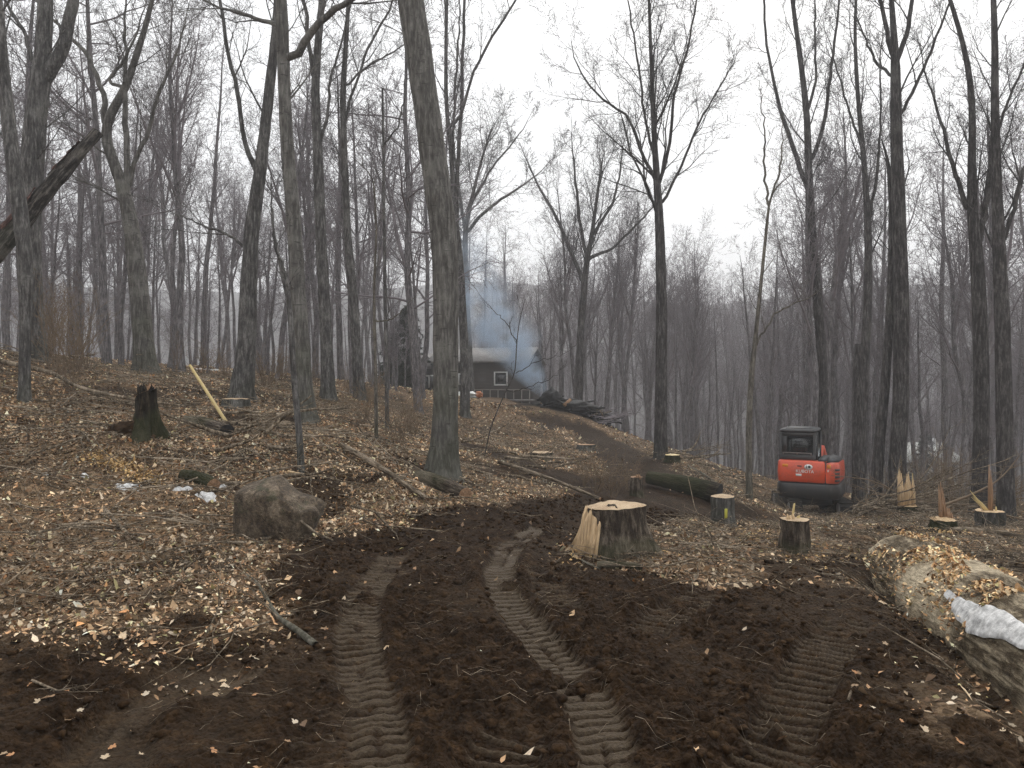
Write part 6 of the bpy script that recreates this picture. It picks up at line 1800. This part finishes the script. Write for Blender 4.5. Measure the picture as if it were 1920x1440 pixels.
def burn_pile():
    rng = np.random.default_rng(14)
    b = gp(1065, 29.8)
    root = empty('burning_pile', b, 'smouldering pile of charred logs and brush giving off smoke', 'burn pile')
    v, f = ico_pts(3)
    v = v * (1 + 0.3 * vnoise3(v * 2.2, 3)[:, None] + 0.15 * vnoise3(v * 6, 4)[:, None])
    link('ash_mound', raw_mesh('ash_mound', v * np.array([1.1, 0.8, 0.30]) + np.array([0.1, 0, 0.0]), f), M['char'], root)
    v2 = v * np.array([0.42, 0.4, 0.36]) + np.array([-0.65, -0.3, 0.35])
    link('charred_stump', raw_mesh('charred_stump', v2, f), M['char'], root)
    for k in range(48):
        x = rng.uniform(-0.7, 1.7); y = rng.normal() * 0.45; gz = hz1(b[0] + x, b[1] + y) - b[2]; z = rng.uniform(0.05, 0.5) * (1 - abs(x - 0.3) / 2.2)
        az = rng.normal() * 0.6; ln = rng.uniform(0.5, 1.6); el = rng.normal() * 0.25
        d = np.array([math.cos(az) * math.cos(el), math.sin(az), math.sin(el)])
        p = np.array([x, y, gz + max(0.06, z)])
        pts = [p + d * ln * (t - 0.5) + rng.normal(size=3) * 0.03 for t in np.linspace(0, 1, 5)]
        mb = MB(); mb.tube(pts, np.full(5, rng.uniform(0.015, 0.06)) * np.linspace(1, 0.6, 5), 7)
        mb.build('charred_log', M['char'] if k % 4 else (M['ash'] if k % 8 else M['stick']), root, True)
    mb = MB(); mb.tube([(-0.2, -0.75, 0.12), (0.05, -0.6, 0.34)], [0.08, 0.06], 8); mb.build('ember_lit_end', M['wood_old'], root, True)  # log end whose orange-brown colour stands for ember light; emits none itself
burn_pile()
brush_heap('brush_heap', 'grey dead branches at the right end of the burning pile', 1105, 1140, 29.2, 14, (0.7, 1.6), 86, 0.2, 'twig')
# white and orange rubbish beside the leaning beech, before the house
b = gp(880, 34)
tarp = empty('tarp_heap', b, 'crumpled white tarp with an orange bag on the crest before the house', 'tarp')
v, f = ico_pts(4)
n = vnoise3(v * 2.5, 8) * 0.35 + vnoise3(v * 7, 9) * 0.15
link('tarp', raw_mesh('tarp', v * (1 + n[:, None]) * np.array([0.55, 0.35, 0.16]) + np.array([-0.15, 0, 0.12]), f), simple_mat('white_tarp', (0.62, 0.63, 0.60), 0.5, 0.1), tarp)
link('bag', raw_mesh('bag', v * (1 + n[:, None]) * np.array([0.16, 0.16, 0.15]) + np.array([0.42, -0.1, 0.15]), f), simple_mat('orange_bag', (0.42, 0.17, 0.08), 0.6), tarp)
# far pale shed down the slope on the right
def shed():
    Y = 64.0
    X0, X1 = wx(1700, Y), wx(1802, Y)
    zb, ze, zr = wz(905, Y), wz(868, Y), wz(838, Y)
    c = ((X0 + X1) / 2, Y, zb)
    root = empty('shed', c, 'low pale building seen through the trees down the slope at right', 'building')
    w = (X1 - X0) / 2; h = ze - zb; hr = zr - zb; D = 7.0
    mb = MB(); mb.box(-w, w, 0, D, -1.5, h); mb.build('wall', simple_mat('pale_wall', (0.42, 0.40, 0.36), 0.8, 0.1), root)
    mb = MB(); mb.prism([[(-w - .3, -.3, h + .01), (w + .3, -.3, h + .01), (w + .3, D / 2, hr), (-w - .3, D / 2, hr)], [(-w - .3, -.3, h + .13), (w + .3, -.3, h + .13), (w + .3, D / 2, hr + .12), (-w - .3, D / 2, hr + .12)]])
    mb.prism([[(-w - .3, D + .3, h + .01), (w + .3, D + .3, h + .01), (w + .3, D / 2 + .01, hr), (-w - .3, D / 2 + .01, hr)], [(-w - .3, D + .3, h + .13), (w + .3, D + .3, h + .13), (w + .3, D / 2 + .01, hr + .12), (-w - .3, D / 2 + .01, hr + .12)]])
    mb.build('roof', simple_mat('pale_roof', (0.36, 0.37, 0.35), 0.7, 0.1), root)
    mb = MB(); mb.box(w - 1.2, w - 0.3, -0.04, -0.002, 0.1, h - 0.15); mb.build('door', simple_mat('blue_grey_door', (0.20, 0.24, 0.28), 0.6), root)
    mb = MB(); mb.box(w - 0.75, w - 0.25, D / 2 - 0.2, D / 2 + 0.3, hr - 0.2, hr + 0.45); mb.build('vent_box', simple_mat('white_vent', (0.75, 0.75, 0.75), 0.5), root)
shed()

# ------------------------------------------------------------------ smoke
def smoke():
    me_v = np.array([(x, y, z) for z in (0, 8.6) for y in (-1.9, 1.9) for x in (-5.6, 1.0)], float)
    me_f = np.array([(0, 2, 3, 1), (4, 5, 7, 6), (0, 1, 5, 4), (2, 6, 7, 3), (0, 4, 6, 2), (1, 3, 7, 5)])
    m = bpy.data.materials.new('smoke'); m.use_nodes = True
    nt = m.node_tree
    for n in list(nt.nodes): nt.nodes.remove(n)
    out = nt.nodes.new('ShaderNodeOutputMaterial')
    vol = nt.nodes.new('ShaderNodeVolumePrincipled')
    vol.inputs['Color'].default_value = (0.66, 0.80, 0.97, 1)
    vol.inputs['Anisotropy'].default_value = 0.2
    tc = nt.nodes.new('ShaderNodeTexCoord').outputs['Object']
    sep = nt.nodes.new('ShaderNodeSeparateXYZ'); nt.links.new(tc, sep.inputs[0])
    x, y, z = sep.outputs
    hz_ = mth(nt, 'MAXIMUM', z, 0.001)
    xc = mth(nt, 'MULTIPLY', mth(nt, 'POWER', hz_, 0.55), -1.42)
    sway = tnoise(nt, tc, 0.45, 2.0, 0.5)
    dx = mth(nt, 'ADD', mth(nt, 'SUBTRACT', x, xc), mth(nt, 'MULTIPLY', mth(nt, 'SUBTRACT', sway, 0.5), mth(nt, 'MINIMUM', z, 1.6)))
    rad = mth(nt, 'ADD', mth(nt, 'MINIMUM', mth(nt, 'MULTIPLY', z, 0.60), 1.45), 0.22)
    d = mth(nt, 'DIVIDE', mth(nt, 'SQRT', mth(nt, 'ADD', mth(nt, 'MULTIPLY', dx, dx), mth(nt, 'MULTIPLY', y, y))), rad)
    edge = mrange(nt, d, 1.0, 0.15)
    nz = mrange(nt, tnoise(nt, tc, 1.1, 5.0, 0.62), 0.36, 0.68)
    up = mrange(nt, z, 8.4, 1.0, 0.0, 1.0)
    lo = mrange(nt, z, 0.0, 0.25)
    thin = mth(nt, 'DIVIDE', 0.34, mth(nt, 'ADD', mth(nt, 'MULTIPLY', z, 0.30), 0.35))
    dens = mth(nt, 'MULTIPLY', mth(nt, 'MULTIPLY', mth(nt, 'MULTIPLY', edge, nz), mth(nt, 'MULTIPLY', up, lo)), thin)
    nt.links.new(mth(nt, 'MULTIPLY', dens, 7.2), vol.inputs['Density'])
    nt.links.new(vol.outputs[0], out.inputs['Volume'])
    b = P3(1058, 756, 29.8)
    o = link('smoke', raw_mesh('smoke', me_v, me_f, False), m, None, b)
    tag(o, 'thin bluish smoke drifting up to the left from the burning pile', 'smoke', kind='stuff')
smoke()

# ------------------------------------------------------------------ haze
HAZE = 0.0019
def haze():
    me_v = np.array([(x, y, z) for z in (-40.0, 75.0) for y in (-45.0, 720.0) for x in (-720.0, 720.0)], float)
    me_f = np.array([(0, 2, 3, 1), (4, 5, 7, 6), (0, 1, 5, 4), (2, 6, 7, 3), (0, 4, 6, 2), (1, 3, 7, 5)])
    m = bpy.data.materials.new('haze'); m.use_nodes = True
    nt = m.node_tree
    for n in list(nt.nodes): nt.nodes.remove(n)
    out = nt.nodes.new('ShaderNodeOutputMaterial')
    vol = nt.nodes.new('ShaderNodeVolumePrincipled')
    vol.inputs['Color'].default_value = (0.95, 0.965, 0.99, 1)
    vol.inputs['Density'].default_value = HAZE
    vol.inputs['Anisotropy'].default_value = 0.3
    nt.links.new(vol.outputs[0], out.inputs['Volume'])
    o = link('haze', raw_mesh('haze', me_v, me_f, False), m)
    tag(o, 'thin grey haze between the trees and over the far slope', 'haze', kind='stuff')
haze()
